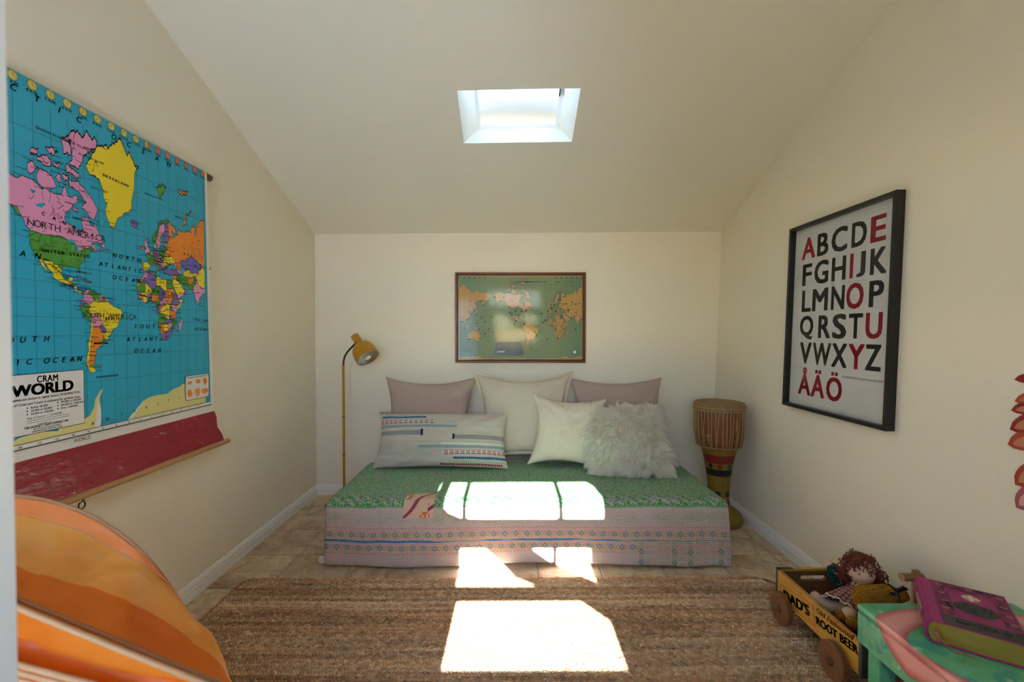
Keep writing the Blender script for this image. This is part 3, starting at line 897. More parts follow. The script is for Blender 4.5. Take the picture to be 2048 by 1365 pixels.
# meridians and parallels
for lon in range(-270, 91, 15):
    yy = 1.795 + lon * .0535 / 15
    pz.rect((yy - .00045, ZB), (yy + .00045, 1.90), INK, .4)
for lat in (-75, -60, -45, -30, -15, 0, 15, 30, 45, 60, 75, 80):
    z = mpz(0, 1.314 + .2043 * merc(lat))[2]
    if z > ZB: pz.rect((YL, z - .0004), (2.13, z + .0004), INK, .4)
# rivers and internal borders: fine dark strokes
rr = random.Random(3)
for (lon, lat, n, sp) in ((-100, 58, 26, 14), (-98, 40, 30, 12), (-55, -10, 16, 9), (-102, 24, 10, 5), (75, 62, 14, 12), (-65, -35, 8, 3), (-80, 72, 16, 16), (20, 50, 24, 12), (15, 5, 30, 16), (70, 40, 16, 12)):
    for _ in range(n):
        x, y = lon + rr.gauss(0, sp), lat + rr.gauss(0, sp * .45)
        a = rr.uniform(0, 2 * PI)
        if y > 79 or x > 84: continue
        pts = [(x, y)]
        for k in range(5):
            a += rr.uniform(-.9, .9)
            x += math.cos(a) * sp * .09
            y += math.sin(a) * sp * .07
            pts.append((x, y))
        pr.line(pts, .22, INK, 3)
# place-name dashes (small type along the coasts)
for c, sct in LANDS:
    pts = parse(sct)
    for i in range(0, len(pts), 2):
        lon, lat = pts[i]
        if lon > 88 or lat > 82: continue
        y, z = mp(lon, lat)[1:]
        L = rr.uniform(.012, .03)
        d = rr.choice((-1, 1))
        if not YL + .01 < y + d * (.003 + L) < 2.115: d = -d
        if not YL + .01 < y + d * (.003 + L) < 2.115: continue
        a = rr.uniform(-.12, .12)
        pz.line([(y + d * .003, z), (y + d * (.003 + L), z + a * L)], .0016, INK, 2.5)
# Antarctica
q = [p for p in parse(ANTARCTIC)]
for part in (clip(q, 91, True),):
    part = [(x, max(y, -75.9)) for x, y in part]
    pr.tri(part, SAND, 1)
part = [(-61, -71), (-61, -74.5), (-62, -75.9), (-68, -75.9), (-66, -73), (-64.5, -68)]
pr.tri(part, WHITEP, 1.5)
pr.tri([(-30, -75.9), (-28, -76.3 + 1.2), (-18, -73), (-10, -71), (-9, -71.7), (-17, -73.6), (-25, -75.9)], WHITEP, 1.5)
# clocks along the top
for k, lab in enumerate(['', '', '', '3 A.M.', '4 A.M.', '5 A.M.', '6 A.M.', '7 A.M.', '8 A.M.', '9 A.M.', '10 A.M.', '11 A.M.', 'NOON', '1 P.M.', '2 P.M.', '3 P.M.', '4 P.M.', '5 P.M.', '6 P.M.']):
    y = 1.795 + (k - 12) * .0535
    if y < YL + .03: continue
    z = 1.946
    mi = CLOCKY if k < 12 else CLOCKR
    pz.disc((y, z), .0148, INK, 1, 20)
    pz.disc((y, z), .0135, mi, 2, 20)
    if k == 12:
        pz.tri([(y + .0135 * math.sin(PI * t / 8), z + .0135 * math.cos(PI * t / 8)) for t in range(9)][::-1], CLOCKR, 2.3)
        pz.tri([(y - .0135 * math.sin(PI * t / 8), z + .0135 * math.cos(PI * t / 8)) for t in range(9)], CLOCKY, 2.3)
    for h in range(12):
        a = 2 * PI * h / 12
        pz.line([(y + .0095 * math.sin(a), z + .0095 * math.cos(a)), (y + .0125 * math.sin(a), z + .0125 * math.cos(a))], .0011, INK, 3)
    a = 2 * PI * (k % 12) / 12
    pz.line([(y, z), (y + .007 * math.sin(a), z + .007 * math.cos(a))], .0014, INK, 3)
    pz.line([(y, z), (y, z + .0105)], .0012, INK, 3)
    if lab: pz.text(lab, (y, 1.922), .0135, INK, 2, .01, center=True)
# lettering
B = .018
pz.spread('ARCTIC OCEAN', (1.185, 1.9035), (1.9065, 1.9025), .027, INK, 4, B, .25)
pz.spread('NORTH', (1.640, 1.482), (1.747, 1.4815), .022, INK, 4, B, .25)
pz.spread('ATLANTIC', (1.583, 1.443), (1.753, 1.4405), .022, INK, 4, B, .25)
pz.spread('OCEAN', (1.638, 1.4035), (1.743, 1.401), .022, INK, 4, B, .25)
pz.spread('SOUTH', (1.7264, 1.229), (1.844, 1.2285), .022, INK, 4, B, .25)
pz.spread('ATLANTIC', (1.692, 1.180), (1.8805, 1.1815), .022, INK, 4, B, .25)
pz.spread('OCEAN', (1.727, 1.136), (1.842, 1.1335), .022, INK, 4, B, .25)
pz.spread('SOUTH', (1.262, 1.181), (1.396, 1.185), .024, INK, 4, B, .25)
pz.spread('PACIFIC', (1.155, 1.118), (1.345, 1.118), .024, INK, 4, B, .25)
pz.spread('OCEAN', (1.395, 1.118), (1.501, 1.118), .024, INK, 4, B, .25)
pz.spread('NORTH PACIFIC', (.95, 1.480), (1.20, 1.482), .022, INK, 4, B, .25)
pz.spread('OCEAN', (1.20, 1.434), (1.3745, 1.434), .024, INK, 4, B, .25)
pz.spread('INDIAN', (2.04, 1.268), (2.13, 1.262), .018, INK, 4, B, .25)
pz.spread('OCEAN', (2.055, 1.224), (2.125, 1.220), .018, INK, 4, B, .25)
pz.spread('NORTH AMERICA', (1.3554, 1.528), (1.5945, 1.529), .030, INK, 4, 0)
pz.spread('SOUTH AMERICA', (1.5176, 1.262), (1.7225, 1.262), .027, INK, 4, 0)
pz.spread('CANADA', (1.392, 1.568), (1.552, 1.537), .016, INK, 4, .03)
pz.spread('UNITED STATES', (1.390, 1.457), (1.537, 1.463), .0145, INK, 4, .04)
pz.spread('GREENLAND', (1.60, 1.758), (1.70, 1.752), .0125, INK, 4, .04)
pz.spread('MEXICO', (1.418, 1.413), (1.458, 1.385), .012, INK, 4, .03)
pz.spread('BRAZIL', (1.602, 1.257), (1.655, 1.257), .013, INK, 4, .04)
pz.spread('ARGENTINA', (1.556, 1.172), (1.605, 1.172), .010, INK, 4, .05)
pz.spread('AFRICA', (1.792, 1.368), (1.915, 1.368), .022, INK, 4, 0)
pz.spread('ASIA', (2.06, 1.505), (2.16, 1.508), .024, INK, 4, 0)
pz.spread('RUSSIA', (1.99, 1.552), (2.10, 1.553), .013, INK, 4, .04)
pz.spread('EUROPE', (1.83, 1.485), (1.98, 1.492), .020, INK, 4, 0)
pz.spread('ANTARCTICA', (1.545, .899), (2.06, .937), .015, INK, 4, .01)
pz.spread('WEDDELL', (1.652, .967), (1.737, .969), .009, INK, 4, 0, .2)
pz.spread('SEA', (1.68, .942), (1.71, .942), .008, INK, 4, 0, .2)
for txt, lon, lat, sz in (('QUEEN ELIZABETH ISLANDS', -118, 80.5, .012), ('ELLESMERE ISLAND', -80, 79.3, .009), ('GREENLAND SEA', -5, 76.5, .010), ('BARENTS SEA', 40, 73, .010), ('BAFFIN BAY', -68, 73, .010), ('HUDSON BAY', -87, 60, .009), ('GULF OF MEXICO', -93, 25.5, .009), ('CENTRAL AMERICA', -100, 12, .010), ('ALGERIA', 0, 28, .008), ('LIBYA', 14, 27, .009), ('SUDAN', 27, 13, .008), ('NIGER', 6, 17, .008), ('IRAN', 51, 33, .009), ('COLOMBIA', -76, 4, .006), ('VENEZUELA', -70, 8, .006), ('PERU', -76, -9, .007), ('BOLIVIA', -68, -17, .007), ('CHILE', -74.5, -35, .006), ('NORWAY', 9, 62, .007), ('SWEDEN', 14, 63, .007), ('FINLAND', 24, 63.5, .007), ('ICELAND', -22, 65, .006), ('KAZAKHSTAN', 60, 48, .007), ('ZAIRE', 21, -3, .007), ('ANGOLA', 15, -12, .007), ('DRAKE PASSAGE', -66, -58.5, .010), ('INDIA', 74, 21, .009), ('EGYPT', 26, 27, .007), ('CHAD', 16, 15, .007), ('ALASKA', -158, 65, .012)):
    y, z = mp(lon, lat)[1:]
    pz.text(txt, (y, z), sz, INK, 4, .02, spacing=1.25)
# title box
pz.rect((1.232, .9105), (1.5145, 1.0905), INK, 5)
pz.rect((1.234, .9125), (1.5125, 1.0885), WHITEP, 6)
pz.text('CRAM', (1.3954, 1.0625), .028, INK, 7, .035, spacing=1.1, center=True, fit=.064)
pz.text('WORLD', (1.3850, 1.027), .046, INK, 7, .05, center=True, fit=.185)
for i, (t, sz, x) in enumerate((('National Capitals are shown in capital letters: WASHINGTON', .0105, 1.376), ('Population of Cities and Towns is indicated by symbols thus:', .0105, 1.376))):
    pz.text(t, (x, 1.0135 - i * .0145), sz, INK, 7, .01, center=True, fit=.245)
for i, t in enumerate(('Below 20,000', '20,000 to 50,000', '50,000 to 100,000')):
    pz.disc((1.335, .990 - i * .0095), .0022, INK, 7, 8)
    pz.text(t, (1.345, .987 - i * .0095), .009, INK, 7, .01)
for i, t in enumerate(('100,000 to 500,000', '500,000 to 1,000,000', 'Over 1,000,000')):
    pz.disc((1.425, .993 - i * .0095), .0024, INK, 7, 8)
    pz.text(t, (1.434, .990 - i * .0095), .009, INK, 7, .01)
pz.text('Scale of Country  1 : 22,000,000', (1.385, .9565), .008, INK, 7, .0, center=True)
for z in (.951, .9445):
    pz.rect((1.335, z), (1.46, z + .0009), INK, 7)
    for k in range(14): pz.rect((1.335 + k * .0096, z), (1.3355 + k * .0096, z + .003), INK, 7)
pz.text('Copyright by', (1.385, .9355), .008, INK, 7, 0, center=True)
pz.text('THE GEORGE F. CRAM COMPANY, INC.', (1.393, .9285), .0095, INK, 7, .03, center=True, fit=.135)
pz.text('301 SOUTH LA SALLE STREET', (1.393, .9215), .0065, INK, 7, .02, center=True)
pz.text('INDIANAPOLIS, INDIANA 46206', (1.393, .9150), .0065, INK, 7, .02, center=True)
# inset with the continents
pz.tri(rrect(1.984, .9135, 2.1385, 1.0235, .012), INK, 5)
pz.tri(rrect(1.986, .9155, 2.1365, 1.0215, .011), WHITEP, 6)
pz.text('COMPARATIVE SIZE OF THE CONTINENTS', (2.061, 1.0105), .0068, INK, 7, .02, center=True)
oi = names.index('orange')
for cx, cy, sc, sh in ((2.012, .990, .9, 'x'), (2.064, .992, 1.1, 'x'), (2.112, .987, 1.2, 'v'), (2.010, .943, 1.25, 'v'), (2.061, .943, 1.35, 'v'), (2.111, .944, 1.5, 'x')):
    r3 = random.Random(int(cx * 1000) + int(cy * 100))
    pts = []
    for k in range(18):
        a = 2 * PI * k / 18
        rad = .0125 * sc * r3.uniform(.75, 1.15)
        s1 = (1.15 - .45 * (math.sin(a) < 0) * abs(math.sin(a))) if sh == 'v' else 1.1
        pts.append((cx + rad * math.cos(a) * s1 * (1.2 if sh == 'x' else .9), cy + rad * math.sin(a) * (.7 if sh == 'x' else 1.15)))
    pz.tri(pts, oi, 7)
# bottom border with degree figures
pz.rect((YL, ZB + .0), (2.153, ZB + .0018), INK, 7)
pz.rect((YL, ZB - .0130), (2.150, ZB), WHITEP, 6)
pz.rect((YL, ZB - .0160), (2.156, ZB - .0125), INK, 7)
for lon, t in ((-135, '135'), (-120, '120'), (-105, '105'), (-90, '90'), (-75, '75'), (-60, '60'), (-45, '45'), (-30, '30'), (-15, '15'), (0, '0'), (15, '15'), (30, '30'), (45, '45'), (60, '60'), (75, '75')):
    y = 1.795 + lon * .0535 / 15
    pz.text(t, (y, ZB - .0105), .0095, INK, 8, .01, center=True)
pz.text('WORLD', (1.5040, .8545), .0165, INK, 8, 0, center=True)
# right-hand border line
pz.line([(2.1165, 1.935), (2.1445, ZB)], .0014, INK, 5)
pr.build('printed_lands', pm, wm, M=INVT)
pz.build('printed_lettering', pm, wm, M=INVT)
# red cloth band, scuffed
red = Mat('scuffed_red_vinyl', .28, spec=.6)
o = red.obj()
v = red.xyz(o[1] * 3.0, o[2] * 14.0, 0.0)
scr = red.noise(v, 3.2, 5, .7, 1.5)
vor = red.voro(red.xyz(o[1] * 9.0, o[2] * 34.0, 0.0), 1.0)
sc = scr.step(.635, .67) * (red.noise(red.xyz(o[1], o[2], 2.0), 9, 2).step(.5, .56)) + (vor < .05) * .8
red.col(red.mix(sc.clamp() * .75, (.30, .007, .025), (.80, .60, .56)))
red.bump(red.noise(red.xyz(o[1], o[2] * 2.0, 0.0), 11, 3), .35, .02)
def red_fn(a, b):
    z = .838 + (.683 - .838) * b
    yr = 2.178 + .035 * b + .006 * math.sin(b * 9) + (.006 if b > .55 else 0)
    y = YL - .03 + (yr - YL + .03) * a
    x = MX + .001 + .0035 * math.sin(y * 11 + b * 2) * b + .014 * b
    return (x, y, z)
MB().grid(60, 14, red_fn).build('red_band', red.m, wm, smooth=True, fix=False, M=INVT)
wood = Mat('honey_wood', .4)
o = wood.obj()
wood.col(wood.mix(wood.noise(wood.xyz(o[0] * 40, o[1] * 3, o[2] * 40), 3, 4), (.36, .17, .06), (.55, .30, .12)))
MB().tube([(MX + .014, YL - .06, .676), (MX + .014, 2.262, .676)], [.0125, .0125], 14).build('bottom_rod', wood.m, wm, smooth=40, M=INVT)
mb = MB().box((MX + .010, 1.05, .659), (MX + .018, 1.64, .668), .002)
mb.build('white_strip', flat('print_white', (.74, .72, .68), .45), wm, M=INVT)
dwood = flat('dark_walnut_rod', (.10, .04, .018), .35)
MB().tube([(MX - .018, YL - .05, 1.951), (MX - .018, 2.192, 1.951)], [.0165, .0165], 14).build('roller', dwood, wm, smooth=40, M=INVT)
blk = flat('black_metal', (.015, .015, .017), .4, .6)
MB().tube([(MX + .014 + .0 * k, 1.488 + .0115 * math.cos(2 * PI * k / 20), .646 + .0125 * math.sin(2 * PI * k / 20)) for k in range(20)], .0022, 8, closed=True).build('pull_ring', blk, wm, smooth=True, M=INVT)
MB().box((MX + .010, 1.482, .656), (MX + .018, 1.496, .668), .002).build('ring_clip', blk, wm, M=INVT)

# ------------------------------------------------------------------ framed push-pin map on the back wall
def gx(zx): return (890 + zx / 6.5 - 1021) / 269.7
def gz(zy): return 1.21 + (667 - 530 - zy / 6.5) / 269.7
fm = thing('framed_map', 'framed green world map with black pins and control panel, above daybed', 'framed map', (.07, YB, 1.33))
FOFF = Matrix.Translation((-.07, -YB, -1.33))
YS = YB - .0165
GYM = YS
wfr = Mat('reddish_brown_frame', .3, spec=.5)
o = wfr.obj()
wfr.col(wfr.mix(wfr.noise(wfr.xyz(*o), 40, 4), (.085, .022, .009), (.20, .065, .022)))
x0, x1, z0, z1 = gx(131), gx(1832), gz(1275), gz(97)
def frame_bar(name, a, b, nrm, prof, mat, parent, M):
    """mitred moulding: a->b outer edge, nrm = inward unit vector; prof (inset, depth)"""
    a, b, nrm = Vector(a), Vector(b), Vector(nrm)
    t = (b - a).normalized()
    vs = []
    k = len(prof)
    for e, p in ((1, a), (-1, b)):
        for i, d in prof:
            vs.append(p + t * e * i + nrm * i + Vector((0, -d, 0)))
    fs = [[i, (i + 1) % k, (i + 1) % k + k, i + k] for i in range(k)] + [list(range(k))[::-1], list(range(k, 2 * k))]
    return MB().add(vs, fs).build(name, mat, parent, M=M)
prof = [(0, 0), (0, .020), (.005, .026), (.010, .026), (.013, .021), (.018, .024), (.022, .022), (.025, .017), (.025, 0)]
for a, b, nn in (((x0, YB, z0), (x1, YB, z0), (0, 0, 1)), ((x1, YB, z0), (x1, YB, z1), (-1, 0, 0)), ((x1, YB, z1), (x0, YB, z1), (0, 0, -1)), ((x0, YB, z1), (x0, YB, z0), (1, 0, 0))):
    frame_bar('frame_rail', a, b, nn, prof, wfr.m, fm, FOFF)
sea = Mat('map_sea_green', .5)
o = sea.obj()
v = sea.xyz(*o)
c1 = sea.mix(sea.noise(v, 3.5, 4), (.125, .20, .095), (.21, .265, .105))
side = (o[0].abs() - .25).step(.0, .22)
sea.col(sea.mix(side * .7, c1, (.09, .20, .125)))
cream = flat('map_border_cream', (.50, .33, .14), .6)
MB().box((x0 + .02, YS, z0 + .02), (x1 - .02, YB - .001, z1 - .02)).build('backing', cream, fm, M=FOFF)
def gp(lon, lat, l=0): return (.3015 + lon * .03788 / 15, GYM - .0006 - .0004 * l, 1.2605 + .14468 * merc(lat))
def gq(x, z, l=0): return (x, GYM - .0006 - .0004 * l, z)
xa, xb, za, zb = gx(184), gx(1783), gz(1220), gz(152)
g1 = Print(gp); g2 = Print(gq)
g2.rect((xa, za), (xb, zb), 0, 0)
gm = [sea.m, flat('map_land_ochre', (.50, .29, .075), .6), flat('map_land_salmon', (.52, .255, .12), .6), flat('map_land_sea', (.15, .22, .10), .6), flat('print_ink', (.012, .016, .022), .5), flat('print_fade', (.10, .13, .085), .6), flat('print_cream', (.62, .46, .24), .6)]
def gcol(c, q):
    cx = sum(p[0] for p in q) / len(q); cy = sum(p[1] for p in q) / len(q)
    if c == 'green' and -130 < cx < -70 and cy > 25: return 3
    if c == 'yellow' and -70 < cx < -20 and cy > 60: return None
    if c in ('green', 'violet') and -20 < cx < 60: return 3 if cx < 40 and cy > 10 else 1
    if -140 < cx < -50 and cy > 15: return 2
    if c in ('pink',): return 2 if cx > -30 else 1
    return 1 if c != 'orange' else (1 if cy > 35 or cx < -180 else 2)
ZT = 2.48
for c, sct in LANDS:
    for q in pieces(sct):
        q = [(min(91, max(-269, x)), min(y, 78.5)) for x, y in q]
        k = gcol(c, q)
        if k is not None: g1.tri(q, k, 1)
        g1.line(q, .45, 5, 2, closed=True)
for sct in WATERS[-3:]:
    for q in pieces(sct): g1.tri(q, 0, 3)
for lo_, hi_ in ((-262, -205), (35, 50), (72, 91)):
    g1.tri([(lo_, -67.7), (hi_, -67.7)] + [(hi_ - (hi_ - lo_) * k / 7, -67.2 + 2.4 * math.sin(k * 1.7) ** 2) for k in range(8)], 1, 1)
for k in range(25):
    lon = -270 + 15 * k
    x = gp(lon, 0)[0]
    if xa < x < xb:
        g2.rect((x - .0004, za), (x + .0004, zb), 5, 2.5)
        z = gz(165)
        night = lon > 5 or lon < -185
        half = lon in (0, -180)
        g2.disc((x, z), .0047, 4, 4, 12)
        if not night and not half: g2.disc((x, z), .0036, 6, 5, 12)
        if half: g2.tri([(x + (.0036 if lon == -180 else -.0036) * math.sin(PI * t / 8), z + .0036 * math.cos(PI * t / 8)) for t in range(9)], 6, 5)
for lat in (-60, -45, -30, -15, 0, 15, 30, 45, 60, 70, 75):
    z = gp(0, lat)[2]
    if za < z < zb: g2.rect((xa, z - .0003), (xb, z + .0003), 5, 2.5)
# shipping lines
rr = random.Random(5)
hubs = [(-122, 37), (-74, 40), (139, 35), (-5, 36), (18, -34), (151, -34), (-157, 21), (-80, 8), (-43, -23), (45, 12), (72, 19), (-160, 53)]
hubs = [(x - 360 if x > 91 else x, y) for x, y in hubs]
for i in range(34):
    a, b = rr.sample(hubs, 2)
    if abs(a[0] - b[0]) > 120: continue
    bul = rr.uniform(-8, 10)
    g1.line([(a[0] + (b[0] - a[0]) * t / 10, a[1] + (b[1] - a[1]) * t / 10 + bul * math.sin(PI * t / 10)) for t in range(11)], .35, 5, 2.6)
for txt, zx, zy, w in (('ARCTIC OCEAN', 420, 236, 390), ('NORTH PACIFIC OCEAN', 480, 660, 270), ('SOUTH PACIFIC OCEAN', 500, 945, 190), ('NORTH ATLANTIC', 1130, 600, 120), ('OCEAN', 1160, 640, 60), ('SOUTH ATLANTIC', 1225, 995, 170), ('OCEAN', 1260, 1052, 110), ('INDIAN OCEAN', 1630, 1008, 130), ('GREENLAND SEA', 1330, 262, 110)):
    g2.spread(txt, (gx(zx), gz(zy)), (gx(zx + w), gz(zy)), .008, 5, 3, .02, .2)
g2.text('THE WORLD', (gx(292), gz(1083)), .011, 5, 3, .03, center=True)
for i, w in enumerate((130, 110, 150, 120, 90)):
    g2.rect((gx(292 - w / 2), gz(1096 + i * 11)), (gx(292 + w / 2), gz(1092 + i * 11)), 5, 3)
g1.build('printed_lands', gm, fm, M=FOFF)
g2.build('printed_sea', gm, fm, M=FOFF)
pins = "335,467 460,470 495,525 648,420 715,470 763,425 872,460 836,543 949,542 375,590 306,610 350,640 404,650 295,703 237,740 473,688 423,760 519,743 609,677 683,723 255,828 440,838 568,836 622,878 522,898 718,897 308,967 451,955 561,993 847,621 870,650 915,603 992,607 1052,596 959,653 1030,675 1096,662 923,727 904,767 1030,769 897,915 1046,865 1085,887 1165,880 1188,921 1064,973 1117,977 1125,1083 1257,632 1305,724 1277,750 1330,968 1378,521 1424,520 1486,452 1387,565 1344,606 1440,605 1497,571 1540,509 1579,505 1654,487 1703,513 1751,503 1600,592 1577,652 1518,670 1680,675 1641,703 1550,748 1772,710 1545,837 1441,847 1472,956 1700,836"
mb = MB()
for zx, zy in parse(pins):
    mb.lathe([(.0052, -.002), (.0052, .0015), (.003, .003), (0, .0032)], 8, M=Matrix.Translation((gx(zx), GYM - .0022, gz(zy))) @ Matrix.Rotation(PI / 2, 4, 'X'))
stuff(mb.build('pins', flat('black_plastic', (.012, .008, .010), .3), fm, smooth=40, M=FOFF))
pan = MB().prism([(gx(a), gz(b)) for a, b in ((690, 1003), (963, 1003), (985, 1008), (1022, 1140), (1024, 1160), (1012, 1176), (995, 1179), (660, 1179), (642, 1176), (632, 1162), (634, 1145), (668, 1012))], [], .010)
pan.v = [(x, GYM - .002 - d, z) for x, z, d in pan.v]
cp = pan.build('control_panel', flat('dark_teal_plastic', (.008, .028, .030), .35), fm, M=FOFF)
PL = GYM - .0125
def pq(x, z, l=0): return (x, PL - .0003 - .0003 * l, z)
k = Print(pq)
k.rect((gx(762), gz(1084)), (gx(895), gz(1044)), 0, 0)
k.text('WORLD TIME', (gx(710), gz(1060)), .0042, 1, 1, .03, center=True)
k.text('MASTER MAP', (gx(710), gz(1071)), .0042, 1, 1, .03, center=True)
k.text('ALARM', (gx(768), gz(1038)), .003, 1, 1, .0, center=True)
k.text('AM/PM', (gx(940), gz(1044)), .003, 1, 1, 0, center=True)
k.rect((gx(677), gz(1138)), (gx(774), gz(1120)), 2, 0)
for zx in (827, 858, 892, 922, 965):
    k.disc((gx(zx), gz(1128)), .0032, 3, 1, 8, .0022)
    k.text('SET', (gx(zx), gz(1152)), .003, 1, 1, 0, center=True)
k.disc((gx(940), gz(1072)), .0022, 1, 1, 8)
k.build('panel_print', [flat('lcd_green', (.015, .045, .015), .25), flat('print_white', (.74, .72, .68), .45), flat('pale_pen', (.55, .50, .46), .4), flat('dull_red', (.25, .12, .11), .5)], fm, M=FOFF)
MB().lathe([(.0115, 0), (.0115, .012), (.0105, .014), (0, .014)], 24, M=Matrix.Translation((gx(1686), GYM - .002, gz(1136))) @ Matrix.Rotation(PI / 2, 4, 'X')).build('knob', flat('brushed_silver', (.62, .62, .64), .3, 1.0), fm, smooth=40, M=FOFF)
MB().box((x0 + .022, GYM - .0172, z0 + .022), (x1 - .022, GYM - .0165 , z1 - .022)).build('glass_pane', glassy('picture_glass', .007, .08), fm, M=FOFF)

# ------------------------------------------------------------------ alphabet poster on the right wall
AP = thing('framed_alphabet', 'tall black framed alphabet poster with grey and red capitals, on right wall', 'framed poster', (XR(1.3), 2.15, 1.3))
AOFF = Matrix.Translation((-XR(1.3), -2.15, -1.3))
def ap(y, z, d):
    return (XR(z) - d, y, z)
AY0, AY1, AZ0, AZ1, AD = 1.805, 2.497, .818, 1.779, .039
abk = Mat('black_frame_paint', .35, spec=.4)
o = abk.obj()
abk.col(abk.mix(abk.noise(abk.xyz(*o), 90, 2).step(.76, .8), (.010, .010, .010), (.25, .16, .08)))
FW = .0165
def ap_bar(quads):
    mb = MB()
    vs = []
    for (y, z) in quads:
        vs += [ap(y, z, .002), ap(y, z, AD)]
    mb.add(vs, [[0, 2, 4, 6][::-1], [1, 3, 5, 7], [0, 1, 3, 2], [2, 3, 5, 4], [4, 5, 7, 6], [6, 7, 1, 0]])
    mb.build('frame_rail', abk.m, AP, M=AOFF)
oc = [(AY1, AZ1), (AY0, AZ1), (AY0, AZ0), (AY1, AZ0)]
ic = [(AY1 - FW, AZ1 - FW), (AY0 + FW, AZ1 - FW), (AY0 + FW, AZ0 + FW), (AY1 - FW, AZ0 + FW)]
for i in range(4):
    j = (i + 1) % 4
    ap_bar([oc[i], oc[j], ic[j], ic[i]])
pap = Mat('poster_paper', .6).col((.60, .595, .60)).m
mb = MB().add([ap(*p, .010) for p in ((AY1 - .012, AZ0 + .012), (AY0 + .012, AZ0 + .012), (AY0 + .012, AZ1 - .012), (AY1 - .012, AZ1 - .012))] + [ap(*p, .004) for p in ((AY1 - .012, AZ0 + .012), (AY0 + .012, AZ0 + .012), (AY0 + .012, AZ1 - .012), (AY1 - .012, AZ1 - .012))], [[0, 1, 2, 3], [7, 6, 5, 4], [0, 4, 5, 1], [1, 5, 6, 2], [2, 6, 7, 3], [3, 7, 4, 0]])
mb.build('paper', pap, AP, M=AOFF)
al = Print(lambda u, z, l: ap(-u, z, .0103 + .0003 * l))
H = .1125
ROWS = [(1.597, [('A', 2.425, 2.318, 1), ('B', 2.304, 2.223, 0), ('C', 2.203, 2.098, 0), ('D', 2.073, 1.984, 0), ('E', 1.964, 1.881, 1)]),
        (1.459, [('F', 2.412, 2.338, 0), ('G', 2.318, 2.215, 0), ('H', 2.193, 2.100, 0), ('I', 2.076, 2.055, 1), ('J', 2.035, 1.984, 0), ('K', 1.958, 1.870, 0)]),
        (1.3215, [('L', 2.408, 2.335, 0), ('M', 2.324, 2.210, 0), ('N', 2.188, 2.100, 0), ('O', 2.090, 1.986, 1), ('P', 1.957, 1.878, 0)]),
        (1.186, [('Q', 2.415, 2.308, 0), ('R', 2.271, 2.184, 0), ('S', 2.172, 2.080, 0), ('T', 2.067, 1.984, 0), ('U', 1.968, 1.878, 1)]),
        (1.0500, [('V', 2.406, 2.314, 0), ('W', 2.304, 2.173, 0), ('X', 2.168, 2.068, 0), ('Y', 2.061, 1.966, 1), ('Z', 1.962, 1.877, 0)]),
        (.8900, [('\u00c5', 2.408, 2.309, 1), ('\u00c4', 2.306, 2.207, 1), ('\u00d6', 2.195, 2.090, 1)])]
for zb_, row in ROWS:
    for ch, ya, yb_, rd in row:
        h, z = H, zb_
        if ch in 'COGQS': h, z = H * 1.045, zb_ - H * .022
        if ch == 'Q': h, z = H * 1.1, zb_ - H * .08
        if ch == '\u00c5': h = H * 1.27
        if ch == '\u00c4': h = H * 1.22
        if ch == '\u00d6': h, z = H * 1.24, zb_ - H * .022
        al.text(ch, (-ya, z), 1, rd, 1, .03, box=(ya - yb_, h))
small = 'abcdefghijklmnopqrstuvwxyz\u00e5\u00e4\u00f6'
x = -2.092
for ch in small:
    vs_, fs_ = ctext(ch, 1, .01)
    w = max(p[0] for p in vs_) - min(p[0] for p in vs_)
    al.text(ch, (x, 1.006), .0148, 1 if ch in 'aeiouy\u00e5\u00e4\u00f6' else 2, 1, .01)
    x += w * .0148 + .0021
al.rect((-2.425, 1.7215), (-2.30, 1.7235), 3, 0)
al.rect((-2.09, 1.4425), (-1.975, 1.4445), 3, 0)
al.rect((-2.305, 1.1690), (-2.165, 1.1705), 3, 0)
al.rect((-2.31, 1.0385), (-2.17, 1.0397), 3, 0)
al.build('printed_letters', [flat('print_charcoal', (.022, .024, .022), .5), flat('print_crimson', (.40, .009, .028), .5), flat('print_grey', (.18, .18, .18), .5), flat('print_faint', (.45, .42, .36), .5)], AP, M=AOFF)
mb = MB().add([ap(*p, .026) for p in ((AY1 - .014, AZ0 + .014), (AY0 + .014, AZ0 + .014), (AY0 + .014, AZ1 - .014), (AY1 - .014, AZ1 - .014))], [[0, 1, 2, 3]])
mb.build('glass_pane', glassy('poster_glass', .012), AP, fix=False, M=AOFF)

